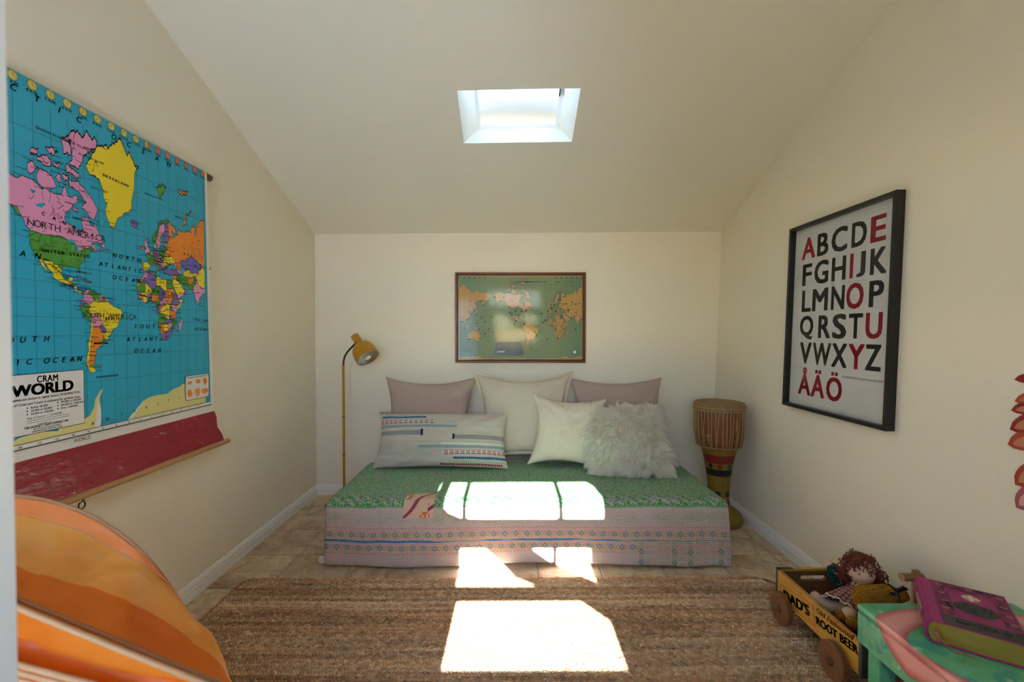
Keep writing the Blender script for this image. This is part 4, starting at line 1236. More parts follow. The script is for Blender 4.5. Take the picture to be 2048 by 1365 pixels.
# ------------------------------------------------------------------ red petal decoration at the right edge
fl_red = [flat('petal_crimson', (.28, .012, .022), .3), flat('petal_coral', (.42, .05, .03), .3), flat('petal_rose', (.42, .09, .13), .35)]
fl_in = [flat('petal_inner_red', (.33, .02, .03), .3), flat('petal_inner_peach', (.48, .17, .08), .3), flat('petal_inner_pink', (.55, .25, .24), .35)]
PD = thing('petal_ornament', 'red and coral petal wall ornament low on right wall, cut by frame edge', 'wall ornament', (XR(.9), 1.25, .9))
POFF = Matrix.Translation((-XR(.9), -1.25, -.9))
def petal(tip, ang, L, W, k, inner):
    mb = MB()
    def outline(sc, n=12):
        up_, dn = [], []
        for i in range(n + 1):
            t = i / n
            w = W * (math.sin(PI * t ** .75)) ** .8 * sc
            up_.append((t, w * .62)); dn.append((t, -w * .38))
        return up_ + dn[::-1][1:-1]
    c, s = math.cos(ang), math.sin(ang)
    def place(t, w, d, t0=0, ts=1):
        a = (t0 + t * ts) * L
        u, z = a * c - w * s, a * s + w * c
        return (XR(tip[1] + z) - d, tip[0] - u, tip[1] + z)
    ol = outline(1)
    n = len(ol)
    vs = [place(t, w, .002) for t, w in ol] + [place(t, w, .007) for t, w in ol] + [place(t * .92 + .04, w * .75, .0105) for t, w in ol]
    fs = [list(range(n))] + [[i, (i + 1) % n, (i + 1) % n + n, i + n] for i in range(n)] + [[i + n, (i + 1) % n + n, (i + 1) % n + 2 * n, i + 2 * n] for i in range(n)] + [list(range(2 * n, 3 * n))[::-1]]
    p = mb.add(vs, fs).build('petal', fl_red[k], PD, smooth=50, M=POFF)
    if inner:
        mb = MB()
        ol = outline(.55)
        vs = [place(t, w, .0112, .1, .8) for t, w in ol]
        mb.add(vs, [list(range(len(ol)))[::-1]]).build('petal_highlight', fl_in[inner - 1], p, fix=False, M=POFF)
for tip, ang, L, W, k, inn in (((1.381, 1.069), .10, .16, .036, 0, 0), ((1.377, 1.003), .26, .15, .040, 1, 2), ((1.386, .974), .20, .16, .042, 0, 2), ((1.386, .915), .42, .17, .056, 0, 2), ((1.390, .868), .30, .18, .062, 1, 2), ((1.364, .752), .72, .17, .062, 1, 2), ((1.358, .684), .78, .16, .062, 2, 3)):
    petal(tip, ang, L, W, k, inn)
mb = MB().tube([(XR(1.0) - .012, 1.245, 1.08), (XR(.9) - .016, 1.225, .95), (XR(.8) - .012, 1.235, .80)], [.012, .02, .012], 10)
mb.build('stem', fl_red[0], PD, smooth=True, M=POFF)

# ------------------------------------------------------------------ floor lamp in the left back corner
LB = Vector((-1.175, 3.2, 0))
fp = thing('floor_lamp', 'mustard yellow floor lamp with bent gooseneck, beside left end of daybed', 'lamp', LB)
must = Mat('mustard_enamel', .38, spec=.45)
o = must.obj()
must.col(must.mix(must.noise(must.xyz(*o), 55, 3).step(.70, .76), (.44, .205, .012), (.20, .09, .02)))
MB().lathe([(.0, 0), (.13, 0), (.13, .012), (.12, .02), (.03, .026), (.012, .04), (.0, .04)], 32).build('base', must.m, fp, smooth=40)
MB().tube([(0, 0, .03), (0, 0, .40), (0, 0, .985)], .0088, 14).build('pole', must.m, fp, smooth=40)
for z in (.35, .62):
    MB().lathe([(.0094, z), (.0094, z + .006)], 14).build('pole_ring', flat('dark_bronze', (.05, .03, .018), .35, .5), fp, smooth=40)
brz = flat('dark_bronze', (.05, .03, .018), .35, .5)
a = Vector((.566, -.36, -.742)).normalized()
cap0 = Vector((-1.095 + 1.175, 0, 1.192))
P0 = cap0 + a * .055
pts = []
for i in range(13):
    t = i / 12
    b0_, b1_, b2_, b3_ = Vector((0, 0, .98)), Vector((0, 0, 1.08)), Vector((.05, 0, 1.09)), P0 + Vector((-.022, 0, -.012))
    pts.append(b0_ * (1 - t) ** 3 + b1_ * 3 * t * (1 - t) ** 2 + b2_ * 3 * t * t * (1 - t) + b3_ * t ** 3)
MB().tube(pts, .0065, 10).build('gooseneck', brz, fp, smooth=40)
zq = Vector((0, 0, 1)).rotation_difference(a).to_matrix().to_4x4()
MS = Matrix.Translation(cap0) @ zq
prof = [(.0, 0), (.026, 0), (.0275, .002), (.0275, .078), (.034, .084), (.052, .092), (.066, .106), (.075, .128), (.080, .160), (.082, .205)]
inn = [(r - .0016, z + .0008) for r, z in prof[::-1] if r > .03]
sh = MB().lathe(prof, 40)
shade = sh.build('shade', must.m, fp, smooth=45, fix=False, M=MS)
ins = MB().lathe([(.082, .205), (.0805, .2055)] + inn + [(.0, .086)], 40)
ins.build('shade_lining', flat('white_enamel', (.72, .70, .64), .4), fp, smooth=45, fix=False, M=MS)
MB().lathe([(.0, .09), (.016, .092), (.016, .13), (.014, .135)], 20).build('socket', flat('cream_plastic', (.6, .55, .45), .5), fp, smooth=40, M=MS)
MB().lathe([(.013, .13), (.015, .14), (.026, .155), (.032, .172), (.032, .186), (.026, .202), (.013, .213), (0, .216)], 24).build('bulb', Mat('frosted_bulb', .15, spec=.6).col((.78, .78, .76)).m, fp, smooth=True, M=MS)
for ang in (.6, 3.6):
    p0 = MS @ Vector((.05 * math.cos(ang), .05 * math.sin(ang), .094))
    p1 = MS @ Vector((.068 * math.cos(ang), .068 * math.sin(ang), .082))
    MB().tube([p0, p1], .0024, 8).build('thumb_screw', brz, fp, smooth=40)

# ------------------------------------------------------------------ daybed
BX0, BX1, BY0, BY1 = -.945, 1.118, 2.375, 3.31
db = thing('daybed', 'low daybed with white sheeted mattress under a green quilt, at back wall', 'bed', ((BX0 + BX1) / 2, 2.84, 0))
DOFF = Matrix.Translation((-(BX0 + BX1) / 2, -2.84, 0))
sheet = Mat('white_sheet', .8, spec=.2)
o = sheet.obj()
sheet.col((.74, .74, .76))
sheet.bump(sheet.noise(sheet.xyz(*o), 7, 4), .25, .02)
mb = MB().box((BX0, BY0, .115), (BX1, BY1, .326), .035)
mb.build('mattress', sheet.m, db, smooth=50, M=DOFF)
MB().box((BX0 + .012, BY0 + .012, .062), (BX1 - .012, BY1 - .012, .116), .008).build('bed_frame', flat('white_lacquer', (.74, .74, .74), .4), db, M=DOFF)
for x in (BX0 + .03, BX1 - .03):
    for y in (BY0 + .04, BY1 - .04):
        lg = MB().box((x - .018, y - .018, .045), (x + .018, y + .018, .064), .003).build('leg', flat('white_lacquer', (.74, .74, .74), .4), db, M=DOFF)
        MB().lathe([(0, -.012), (.022, -.012), (.0235, -.008), (.0235, .008), (.022, .012), (0, .012)], 18, M=Matrix.Translation((x, y, .0235)) @ Matrix.Rotation(PI / 2, 4, 'Y')).build('caster', flat('white_plastic', (.7, .7, .7), .4), lg, smooth=40, M=DOFF)
# white corner strap with its stop, just outside the left front corner
st = MB().box((BX0 - .022, BY0 - .02, .035), (BX0 - .014, BY0 + .0, .235), .002).build('corner_strap', flat('white_plastic', (.7, .7, .7), .4), db, M=DOFF)
mb = MB().lathe([(0, 0), (.020, .001), (.021, .006), (.018, .010), (0, .011)], 20, M=Matrix.Translation((BX0 - .036, BY0 - .020, .030)) @ Matrix.Rotation(PI / 2, 4, 'X') @ Matrix.Translation((0, 0, -.005)))
mb.box((BX0 - .036, BY0 - .014, .027), (BX0 - .016, BY0 - .006, .034), .001)
mb.build('stop_disc', flat('white_plastic', (.7, .7, .7), .4), st, smooth=40, M=DOFF)

# ------------------------------------------------------------------ kantha quilt
QX0, QX1 = -.960, 1.132
ARC = []
def qpath(u):
    """section of the quilt from front hem up and over to its back edge, as (s, y, z)"""
    pts = [(2.338, .016), (2.334, .09), (2.336, .17), (2.340, .24), (2.345, .290), (2.353, .318), (2.372, .335), (2.41, .3405), (2.5, .3385), (2.7, .337), (2.9, .337), (3.05, .336), (3.075, .335)]
    return pts
base_pts = qpath(0)
cum = [0]
for i in range(1, len(base_pts)):
    cum.append(cum[-1] + math.hypot(base_pts[i][0] - base_pts[i - 1][0], base_pts[i][1] - base_pts[i - 1][1]))
QL = cum[-1]
def quilt_pt(x, s, lift=0.0):
    s = max(0, min(QL, s))
    i = max(k for k in range(len(cum)) if cum[k] <= s + 1e-9)
    i = min(i, len(cum) - 2)
    t = (s - cum[i]) / (cum[i + 1] - cum[i])
    t2 = t
    a, b = base_pts[i], base_pts[i + 1]
    y, z = a[0] + (b[0] - a[0]) * t2, a[1] + (b[1] - a[1]) * t2
    front = max(0.0, min(1.0, (.31 - s) / .25))
    top = 1 - max(0.0, min(1.0, (.36 - s) / .06))
    n = noise.noise((x * 2.1, s * 2.2, 1.7))
    n2 = noise.noise((x * 6.0, s * 4.0, 5.1))
    y += front * (.013 * math.sin(x * 5.2 + 1.0) + .012 * n + .006 * n2) - .012 * front
    z += front * (.30 - s) / .3 * (.006 * math.sin(x * 3.7 + .6) + .004 * n2)
    z += top * (.0035 * n + .0022 * n2)
    e = max(0.0, (abs(x - (QX0 + QX1) / 2) - (QX1 - QX0) / 2 + .05) / .05)
    z -= top * .012 * e * e
    if x > QX1 - .12: y -= front * .02 * ((x - QX1 + .12) / .12) ** 2
    ny, nz = (-1, 0) if s < .25 else ((0, 1) if s > .40 else (-math.cos((s - .25) / .15 * PI / 2), math.sin((s - .25) / .15 * PI / 2)))
    return (x, y + ny * lift, z + nz * lift)
NU, NV = 170, 90
def qfn(a, b): return quilt_pt(QX0 + (QX1 - QX0) * a, QL * b)
mb = MB().grid(NU, NV, qfn, uvfn=lambda a, b: (QX0 + (QX1 - QX0) * a, QL * b))
qm = Mat('kantha_cotton', .85, spec=.2)
u, v = qm.uv()
wob = (qm.noise(qm.xyz(u, 0.0, 0.0), 3.2, 2) - .5) * .022
vv = v + wob                                            # the bands wander a little
gr, lil, pk = (.020, .35, .035), (.50, .415, .405), (.56, .31, .24)
# top: small green print
cell = qm.xyz((u * 230.0).floor(), (v * 230.0).floor(), 0.0)
w1_ = qm.white(cell)
VAR = qm.noise(qm.xyz(u, v, 8.0), 3.0, 2)
pat = qm.noise(qm.xyz(u, v, 0.0), 58, 2, .6)
g1_ = ((w1_ * .62 + pat * .9) > .73)
cell2 = qm.xyz((u * 200.0).floor(), (v * 420.0).floor(), 7.0)
w2_ = qm.white(cell2)
top = qm.mix(g1_, (.40, .42, .33), gr)
top = qm.mix((w2_ > .80) * .8, top, (.20, .25, .50))
top = qm.mix((w2_ < .10) * .8, top, (.48, .33, .12))
# band of larger geometric print nearest the edge
gb = vv.band(.298, .385)
cellb = qm.xyz((u * 120.0).floor(), (vv * 150.0).floor(), 3.0)
rowp = (vv * 150.0).floor()
mo = ((u * 17.0 + rowp * .11).frac() - .5).abs()
gbig = ((qm.white(cellb) * .7 + (mo < .28) * .32 + (rowp.mod(3.0) < 1.5) * .12) > .58)
bandc = qm.mix(gbig, (.44, .38, .40), (.022, .29, .05))
bandc = qm.mix(((w2_ > .78) * (1 - gbig)) * .9, bandc, (.18, .22, .5))
bandc = qm.mix(((w2_ < .14)) * .7, bandc, (.55, .36, .16))
top = qm.mix(gb, top, bandc)
teeth = ((u * 150.0).frac() < .45) * vv.band(.288, .302)
# faded lilac zone with washed-out green
fade = vv.step(.185, .235) * (1 - vv.step(.245, .29))
fn_ = qm.noise(qm.xyz(u, v, 4.0), 9, 3)
fp_ = (qm.noise(qm.xyz(u * 1.4, v, 2.0), 150, 1) > .53)
pale = qm.mix(qm.noise(qm.xyz(u, v * 2.0, 0.0), 14, 4), lil, (.52, .46, .43))
pale = qm.mix(fp_ * fade * fn_.step(.34, .55) * .95, pale, (.22, .33, .13))
# flower borders
def flowers(c, uu, ww, y0, half, P=.0565, off=0.0):
    f = ((uu / P + off).frac() - .5) * P
    g = ww - y0
    d = (f * f + g * g).sqrt()
    ang = g.atan2(f)
    pet = ((ang * 3.0).sin().abs() * .0085 + .0068)
    petals = (d < pet) * (d > .004) * ((ang * 3.0).sin().abs() > .35)
    ctr = d < .0026
    blue_ = (ang.sin() > .2) * petals
    f2 = (((uu / P + off + .5).frac()) - .5) * P
    d2 = ((f2 * 1.0).abs())
    stem_ = ((g - (f2 * 240.0).sin() * .0075).abs() < .0013) * (d2 < .017)
    leaf = (((f2 * 420.0).sin() * (g * 380.0).cos()) > .62) * (d2 < .016) * (g.abs() < half * .95)
    c = qm.mix(petals * .85, c, (.03, .27, .045))
    c = qm.mix(blue_ * .9, c, (.14, .2, .52))
    c = qm.mix(stem_ * .8, c, (.12, .30, .06))
    c = qm.mix(leaf * .8, c, (.10, .30, .06))
    c = qm.mix(ctr, c, (.6, .56, .52))
    return c
def dots(c, uu, ww, y0, P=.0178):
    f = ((uu / P).frac() - .5) * P
    g = ww - y0
    q = (f.abs().max(g.abs() * 1.1)) < .0026
    return qm.mix(q * .9, c, (.17, .2, .50))
low = pale
pinkband = (vv.band(.062, .196) * .8)
pn = qm.noise(qm.xyz(u, v * 3.0, 1.0), 26, 3)
low = qm.mix(pinkband * pn.step(.15, .75), low, pk)
lowL = dots(low, u, vv, .1905)
lowL = flowers(lowL, u, vv, .1585, .014)
right = (u > .655)
lowA = flowers(lowL, u, vv, .0945, .014, off=.35)
lowA = dots(lowA, u + .006, vv, .0655)
lowB = qm.mix(fp_ * .35, low, (.24, .36, .15))
for cx in (.672, .842, .925, 1.085):
    lowB = flowers(lowB, vv, u, cx, .012, off=.2)
    lowB = dots(lowB, vv, u, cx + .034, .026)
    lowB = dots(lowB, vv, u, cx - .034, .026)
low2 = qm.mix(right * (vv < .118), lowA, lowB)
low2 = qm.mix(vv.band(.138, .30), low2, lowL)
# blue stripe, swelling and thinning
sw = (qm.noise(qm.xyz(u, 0.0, 9.0), 4.5, 1) - .36 - u * .12) * .05
sw = sw.max(.0016).min(.0085)
edge_ = ((vv - .1265).abs() < sw * .55 + .0028)
low2 = qm.mix(edge_ * .9, low2, (.30, .42, .33))
low2 = qm.mix((vv - .1265).abs() < sw * .55, low2, (.045, .16, .48))
col_ = qm.mix(vv > .293, low2, top)
col_ = qm.mix(teeth, col_, (.03, .29, .05))
# running stitches
stx = ((u * 190.0).frac() - .5).abs()
sty = ((v * 95.0).frac() - .5).abs()
stitch = (stx < .22) * (sty < .14) * (qm.white(qm.xyz((u * 190.0).floor(), (v * 95.0).floor(), 1.0)) > .35)
col_ = qm.mix(stitch * .35, col_, (.75, .72, .68))
qm.col(col_)
rip = (u * 2 * PI * 95.0).sin() * .35 + (v * 2 * PI * 95.0).sin() * .5
qm.bump(rip * .7 + qm.noise(qm.xyz(u, v, 0.0), 60, 3) * 1.6, .45, .004)
quilt = mb.build('quilt', qm.m, None, smooth=True, fix=False)
sol = quilt.modifiers.new('thickness', 'SOLIDIFY')
sol.thickness = .006
sol.offset = -1
tag(quilt, 'green kantha quilt with lilac floral border and patch, draped over the daybed', 'quilt')
# patch sewn on
pt = Mat('patch_cotton', .85, spec=.2)
u, v = pt.uv()
rdk = (.24, .012, .075)
c = pt.mix(pt.noise(pt.xyz(u, v, 0.0), 30, 3), (.60, .38, .24), (.66, .47, .33))
cv = v * .62 + .18 + (v * 5.2).sin() * -.11
jt = ((v * 26.0).frac() - .5).abs() * .09
vine = ((u - (v + (v * 2 * PI).sin() * .09 - (v * PI).sin() * .07)).abs() < (.040 + jt * 1.2))
c = pt.mix(vine, c, rdk)
d1_ = pt.voro(pt.xyz(u * 11.0, v * 11.0, 0.0), 1.0)
br_ = (((u - .77) * (u - .77) * 2.2 + (v - .5) * (v - .5)) < .03) * (d1_ < .27)
c = pt.mix(br_, c, rdk)
lf = (((u - .16 - (v - .7) * .35).abs()) < .05) * v.band(.55, .84)
c = pt.mix(lf, c, rdk)
c = pt.mix((lf * (((u - .165 - (v - .7) * .35).abs()) < .022)), c, (.55, .30, .06))
og = ((u < .22) * (v > (.84 - u * .2)) * (pt.noise(pt.xyz(u, v, 3.0), 16, 2) > .47))
c = pt.mix(og, c, (.62, .13, .03))
og2 = ((u > .55) * (u < .86) * (v < .16) * (pt.noise(pt.xyz(u, v, 6.0), 12, 2) > .5))
c = pt.mix(og2, c, (.62, .10, .02))
lf2 = (u > .80) * ((v - .22 - (u - .8) * .55).abs() < .055)
c = pt.mix(lf2, c, rdk)
c = pt.mix((((u * 34.0).frac() - .5).abs() < .16) * (((v * 30.0).frac() - .5).abs() < .12) * .6, c, (.78, .70, .62))
pt.col(c)
def pfn(a, b):
    x0_, s0, s1 = -.5555, .240, .412
    x = x0_ + .158 * a + .006 * (b - .5) * 0
    s = s0 + (s1 - s0) * b + .012 * a * (1 if b > .5 else .2)
    return quilt_pt(x, s, .0012)
MB().grid(24, 24, pfn).build('patch', pt.m, quilt, smooth=True, fix=False)

# ------------------------------------------------------------------ cushions
def pillow_mb(w, h, t, ear=.05, seam=.0, N=44, wr=.006, seed=0, flange=0.0, p=2.4):
    """cushion in local x (width), z (height), y (thickness)"""
    mb = MB()
    iw, ih = w / 2 - flange, h / 2 - flange
    def shape(a, b, sgn):
        # edges pull in between the corners
        x = a * (iw - ear * w * .5 * (1 - b * b) * abs(a) ** 3)
        z = b * (ih - ear * h * .5 * (1 - a * a) * abs(b) ** 3)
        th = (max(0, 1 - abs(a) ** p) * max(0, 1 - abs(b) ** p)) ** .55
        y = sgn * t / 2 * th
        n = noise.noise((a * 2.5 + seed, b * 2.5, sgn * 3.1)) + .5 * noise.noise((a * 6 + seed, b * 6, sgn * 1.3))
        y += n * wr * min(1, th * 2.5)
        # puckers running from corners
        q = abs(a) * abs(b)
        y += wr * 1.2 * q * math.sin(14 * (abs(a) - abs(b)) + seed) * th
        return (x, y, z)
    def uvf(a, b): return (a, b)
    for sgn in (-1, 1):
        mb.grid(N, N, lambda a, b: shape(2 * a - 1, 2 * b - 1, sgn), uvfn=uvf)
    if flange:
        k = 40
        def fl_fn(sg):
            def f(a, b):
                s = a * 4
                e = int(s) % 4
                t_ = s - int(s)
                c_ = [(-1, -1), (1, -1), (1, 1), (-1, 1)]
                p0, p1 = c_[e], c_[(e + 1) % 4]
                aa, bb = p0[0] + (p1[0] - p0[0]) * t_, p0[1] + (p1[1] - p0[1]) * t_
                x, y, z = shape(aa, bb, 1)
                L = flange * b
                dx = (aa if abs(aa) > .999 else aa * .25) * L
                dz = (bb if abs(bb) > .999 else bb * .25) * L
                return (x + dx, sg * .0025 + .004 * math.sin(s * 9 + seed) * b, z + dz)
            return f
        for sg in (-1, 1): mb.grid(161, 3, fl_fn(sg))
    return mb

def place_cushion(name, mb, mat, label, x, y, z, h, tilt, roll=0, yaw=0, group=None, parts=()):
    """bottom edge centre at (x, y, z)"""
    M = Matrix.Translation((x, y, z)) @ Matrix.Rotation(math.radians(yaw), 4, 'Z') @ Matrix.Rotation(-math.radians(tilt), 4, 'X') @ Matrix.Rotation(math.radians(roll), 4, 'Y') @ Matrix.Translation((0, 0, h / 2))
    if not parts:
        o = mb.build(name, mat, None, smooth=True)
        o.matrix_world = M
        tag(o, label, 'cushion', group)
        return o
    t = thing(name, label, 'cushion', M=M, group=group)
    mb.build('cover', mat, t, smooth=True)
    return t

def linen(name, c, c2, sc=420, bump=.25):
    m = Mat(name, .88, spec=.15)
    o = m.obj()
    v = m.xyz(o[0], o[2], o[1])
    thr = m.noise(m.xyz(o[0] * 40, o[2] * 900, 0.0), 1, 1) * .5 + m.noise(m.xyz(o[0] * 900, o[2] * 40, 0.0), 1, 1) * .5
    m.col(m.mix(thr.step(.35, .65), c, c2))
    m.bump(thr + m.noise(v, 9, 2) * .6, bump, .003)
    return m.m
mauve = linen('mauve_linen', (.40, .292, .245), (.46, .345, .29))
GRP = 'cushions piled on the daybed'
place_cushion('square_cushion', pillow_mb(.665, .60, .15, .19, seed=1.3, wr=.008), mauve, 'plain mauve linen cushion at left back of daybed, behind the embroidered lumbar cushion', -.575, 3.105, .345, .57, 20, 0, 0, GRP)
place_cushion('square_cushion', pillow_mb(.68, .595, .15, .17, seed=7.7, wr=.008), mauve, 'plain mauve linen cushion at right back of daybed, behind the shaggy fur cushion', .762, 3.105, .345, .565, 20, 0, 0, GRP)
crm = linen('pale_stone_cotton', (.56, .485, .375), (.61, .535, .42), bump=.15)
place_cushion('flanged_cushion', pillow_mb(.73, .645, .165, .19, seed=4.2, wr=.010, flange=.018), crm, 'large cream cushion with stitched flange edge, tallest, at middle back of daybed', .092, 3.09, .345, .605, 19, 0, 0, GRP)
bou = Mat('boucle_wool', .95, spec=.1)
o = bou.obj()
v = bou.xyz(*o)
vb = bou.voro(v, 150)
bou.col(bou.mix(vb.step(.0, .9), (.70, .62, .49), (.64, .56, .43)))
bou.bump(vb * -.6 + bou.noise(v, 60, 3), .35, .003)
place_cushion('boucle_cushion', pillow_mb(.50, .475, .155, .20, seed=2.9, wr=.011), bou.m, 'small ivory boucle cushion with pointed corners, between the cream and the fur cushion', .355, 2.92, .348, .46, 21, 3.5, -6, GRP)

# embroidered lumbar cushion
lm = Mat('embroidered_linen', .88, spec=.15)
u, v = lm.uv()           # 0..1 each way, v up
o = lm.obj()
thr = lm.noise(lm.xyz(o[0] * 40, o[2] * 900, 0.0), 1, 1) * .5 + lm.noise(lm.xyz(o[0] * 900, o[2] * 40, 0.0), 1, 1) * .5
heather = lm.noise(lm.xyz(u * 3.0, v * 30.0, 0.0), 2.2, 4)
c = lm.mix(thr.step(.3, .7), (.46, .405, .335), (.57, .51, .42))
c = lm.mix((1 - v.step(.30, .46)) * (1 - u.step(.5, .75)) * heather.step(.3, .7) * .6, c, (.30, .33, .33))
rough_ = lm.noise(lm.xyz(u * 60.0, v * 40.0, 0.0), 1.6, 2)
W = .84
def stripe(c, y0, hw, a, b):
    return (v - y0).abs() < hw, u.band(a, b)
bk = (.012, .016, .04); lb = (.09, .26, .46); rd_ = (.26, .012, .03); sage = (.28, .38, .27); wh = (.70, .67, .60)
def chev(P, sl):                      # slanted teeth along a stripe
    return lambda y0: (((u * W / P) + ((v - y0) * .34 / P * sl).abs() * 1.0).frac())
def put(c, y0, hw, a, b, c1, c2, P, sl, duty=.5, f=1.0):
    m_ = ((v - y0).abs() < hw) * u.band(a, b)
    k_ = chev(P, sl)(y0) < duty
    c = lm.mix(m_ * f, c, c1)
    return lm.mix(m_ * k_ * f, c, c2)
# upper left group
c = put(c, .975, .02, .0, .46, (.46, .405, .335), rd_, .016, 0, .45)
c = put(c, .94, .018, .0, .43, sage, (.48, .50, .42), .010, 1, .4, .8)
c = put(c, .872, .020, .02, .375, lb, bk, .0125, 1)
def redwhite(c, y0, a, b):
    m_ = ((v - y0).abs() < .034) * u.band(a, b)
    ph = (u * W / .034).frac()
    c = lm.mix(m_ * ((v - y0).abs() < .028) * (((v - y0) * 130.0).sin() > -.2) * .8, c, wh)
    rb = m_ * ((((v - y0) * 190.0 + (u * W / .034 * 2 * PI).sin() * 1.1).sin()) > .35) * (ph < .72)
    c = lm.mix(rb, c, rd_)
    return lm.mix(m_ * (((v - y0).abs() - .03).abs() < .004) * (ph < .8), c, rd_)
c = redwhite(c, .785, .0, .45)
c = put(c, .695, .022, .0, .61, (.36, .37, .26), (.11, .27, .42), .0165, 1.2)
def check(c, y0, a, b, hw=.040, capa=None):
    m_ = ((v - y0).abs() < hw) * u.band(a, b)
    k_ = ((u * W / .0075).frac() < .5)
    r_ = (((v - y0) / .020).floor().mod(2.0) < .5)
    q_ = (k_ - r_).abs() > .5
    c = lm.mix(m_, c, (.56, .53, .47))
    return lm.mix(m_ * q_, c, (.018, .022, .045))
c = check(c, .575, .0, .345)
c = lm.mix(((v - .582).abs() < .055) * u.band(.345, .362) * (rough_ > .35), c, bk)
# lower right group
c = lm.mix(((v - .425).abs() < .012) * u.band(.0, 1.0) * .5, c, (.36, .40, .38))
c = lm.mix(((v - .385).abs() < .010) * u.band(.5, 1.0) * .8, c, wh)
c = check(c, .50, .60, 1.0)
c = lm.mix(((v - .505).abs() < .05) * u.band(.583, .60) * (rough_ > .35), c, bk)
c = put(c, .335, .022, .335, 1.0, (.36, .37, .26), (.11, .27, .42), .0165, -1.2)
c = redwhite(c, .245, .515, 1.0)
c = put(c, .145, .020, .595, 1.0, lb, bk, .0125, -1)
c = put(c, .075, .018, .56, 1.0, sage, (.48, .50, .42), .010, 1, .4, .8)
c = put(c, .035, .016, .50, .96, (.46, .405, .335), rd_, .014, 0, .7)
lm.col(c)
lm.bump(thr * .8 + rough_ * .7, .35, .004)
LMB = pillow_mb(.865, .372, .15, .07, seed=9.1, wr=.011, N=70)
lumb = place_cushion('lumbar_cushion', LMB, lm.m, 'long oatmeal lumbar cushion with red and blue embroidered stripes, at front left of daybed', -.447, 2.895, .350, .365, 27, .6, 1, GRP)

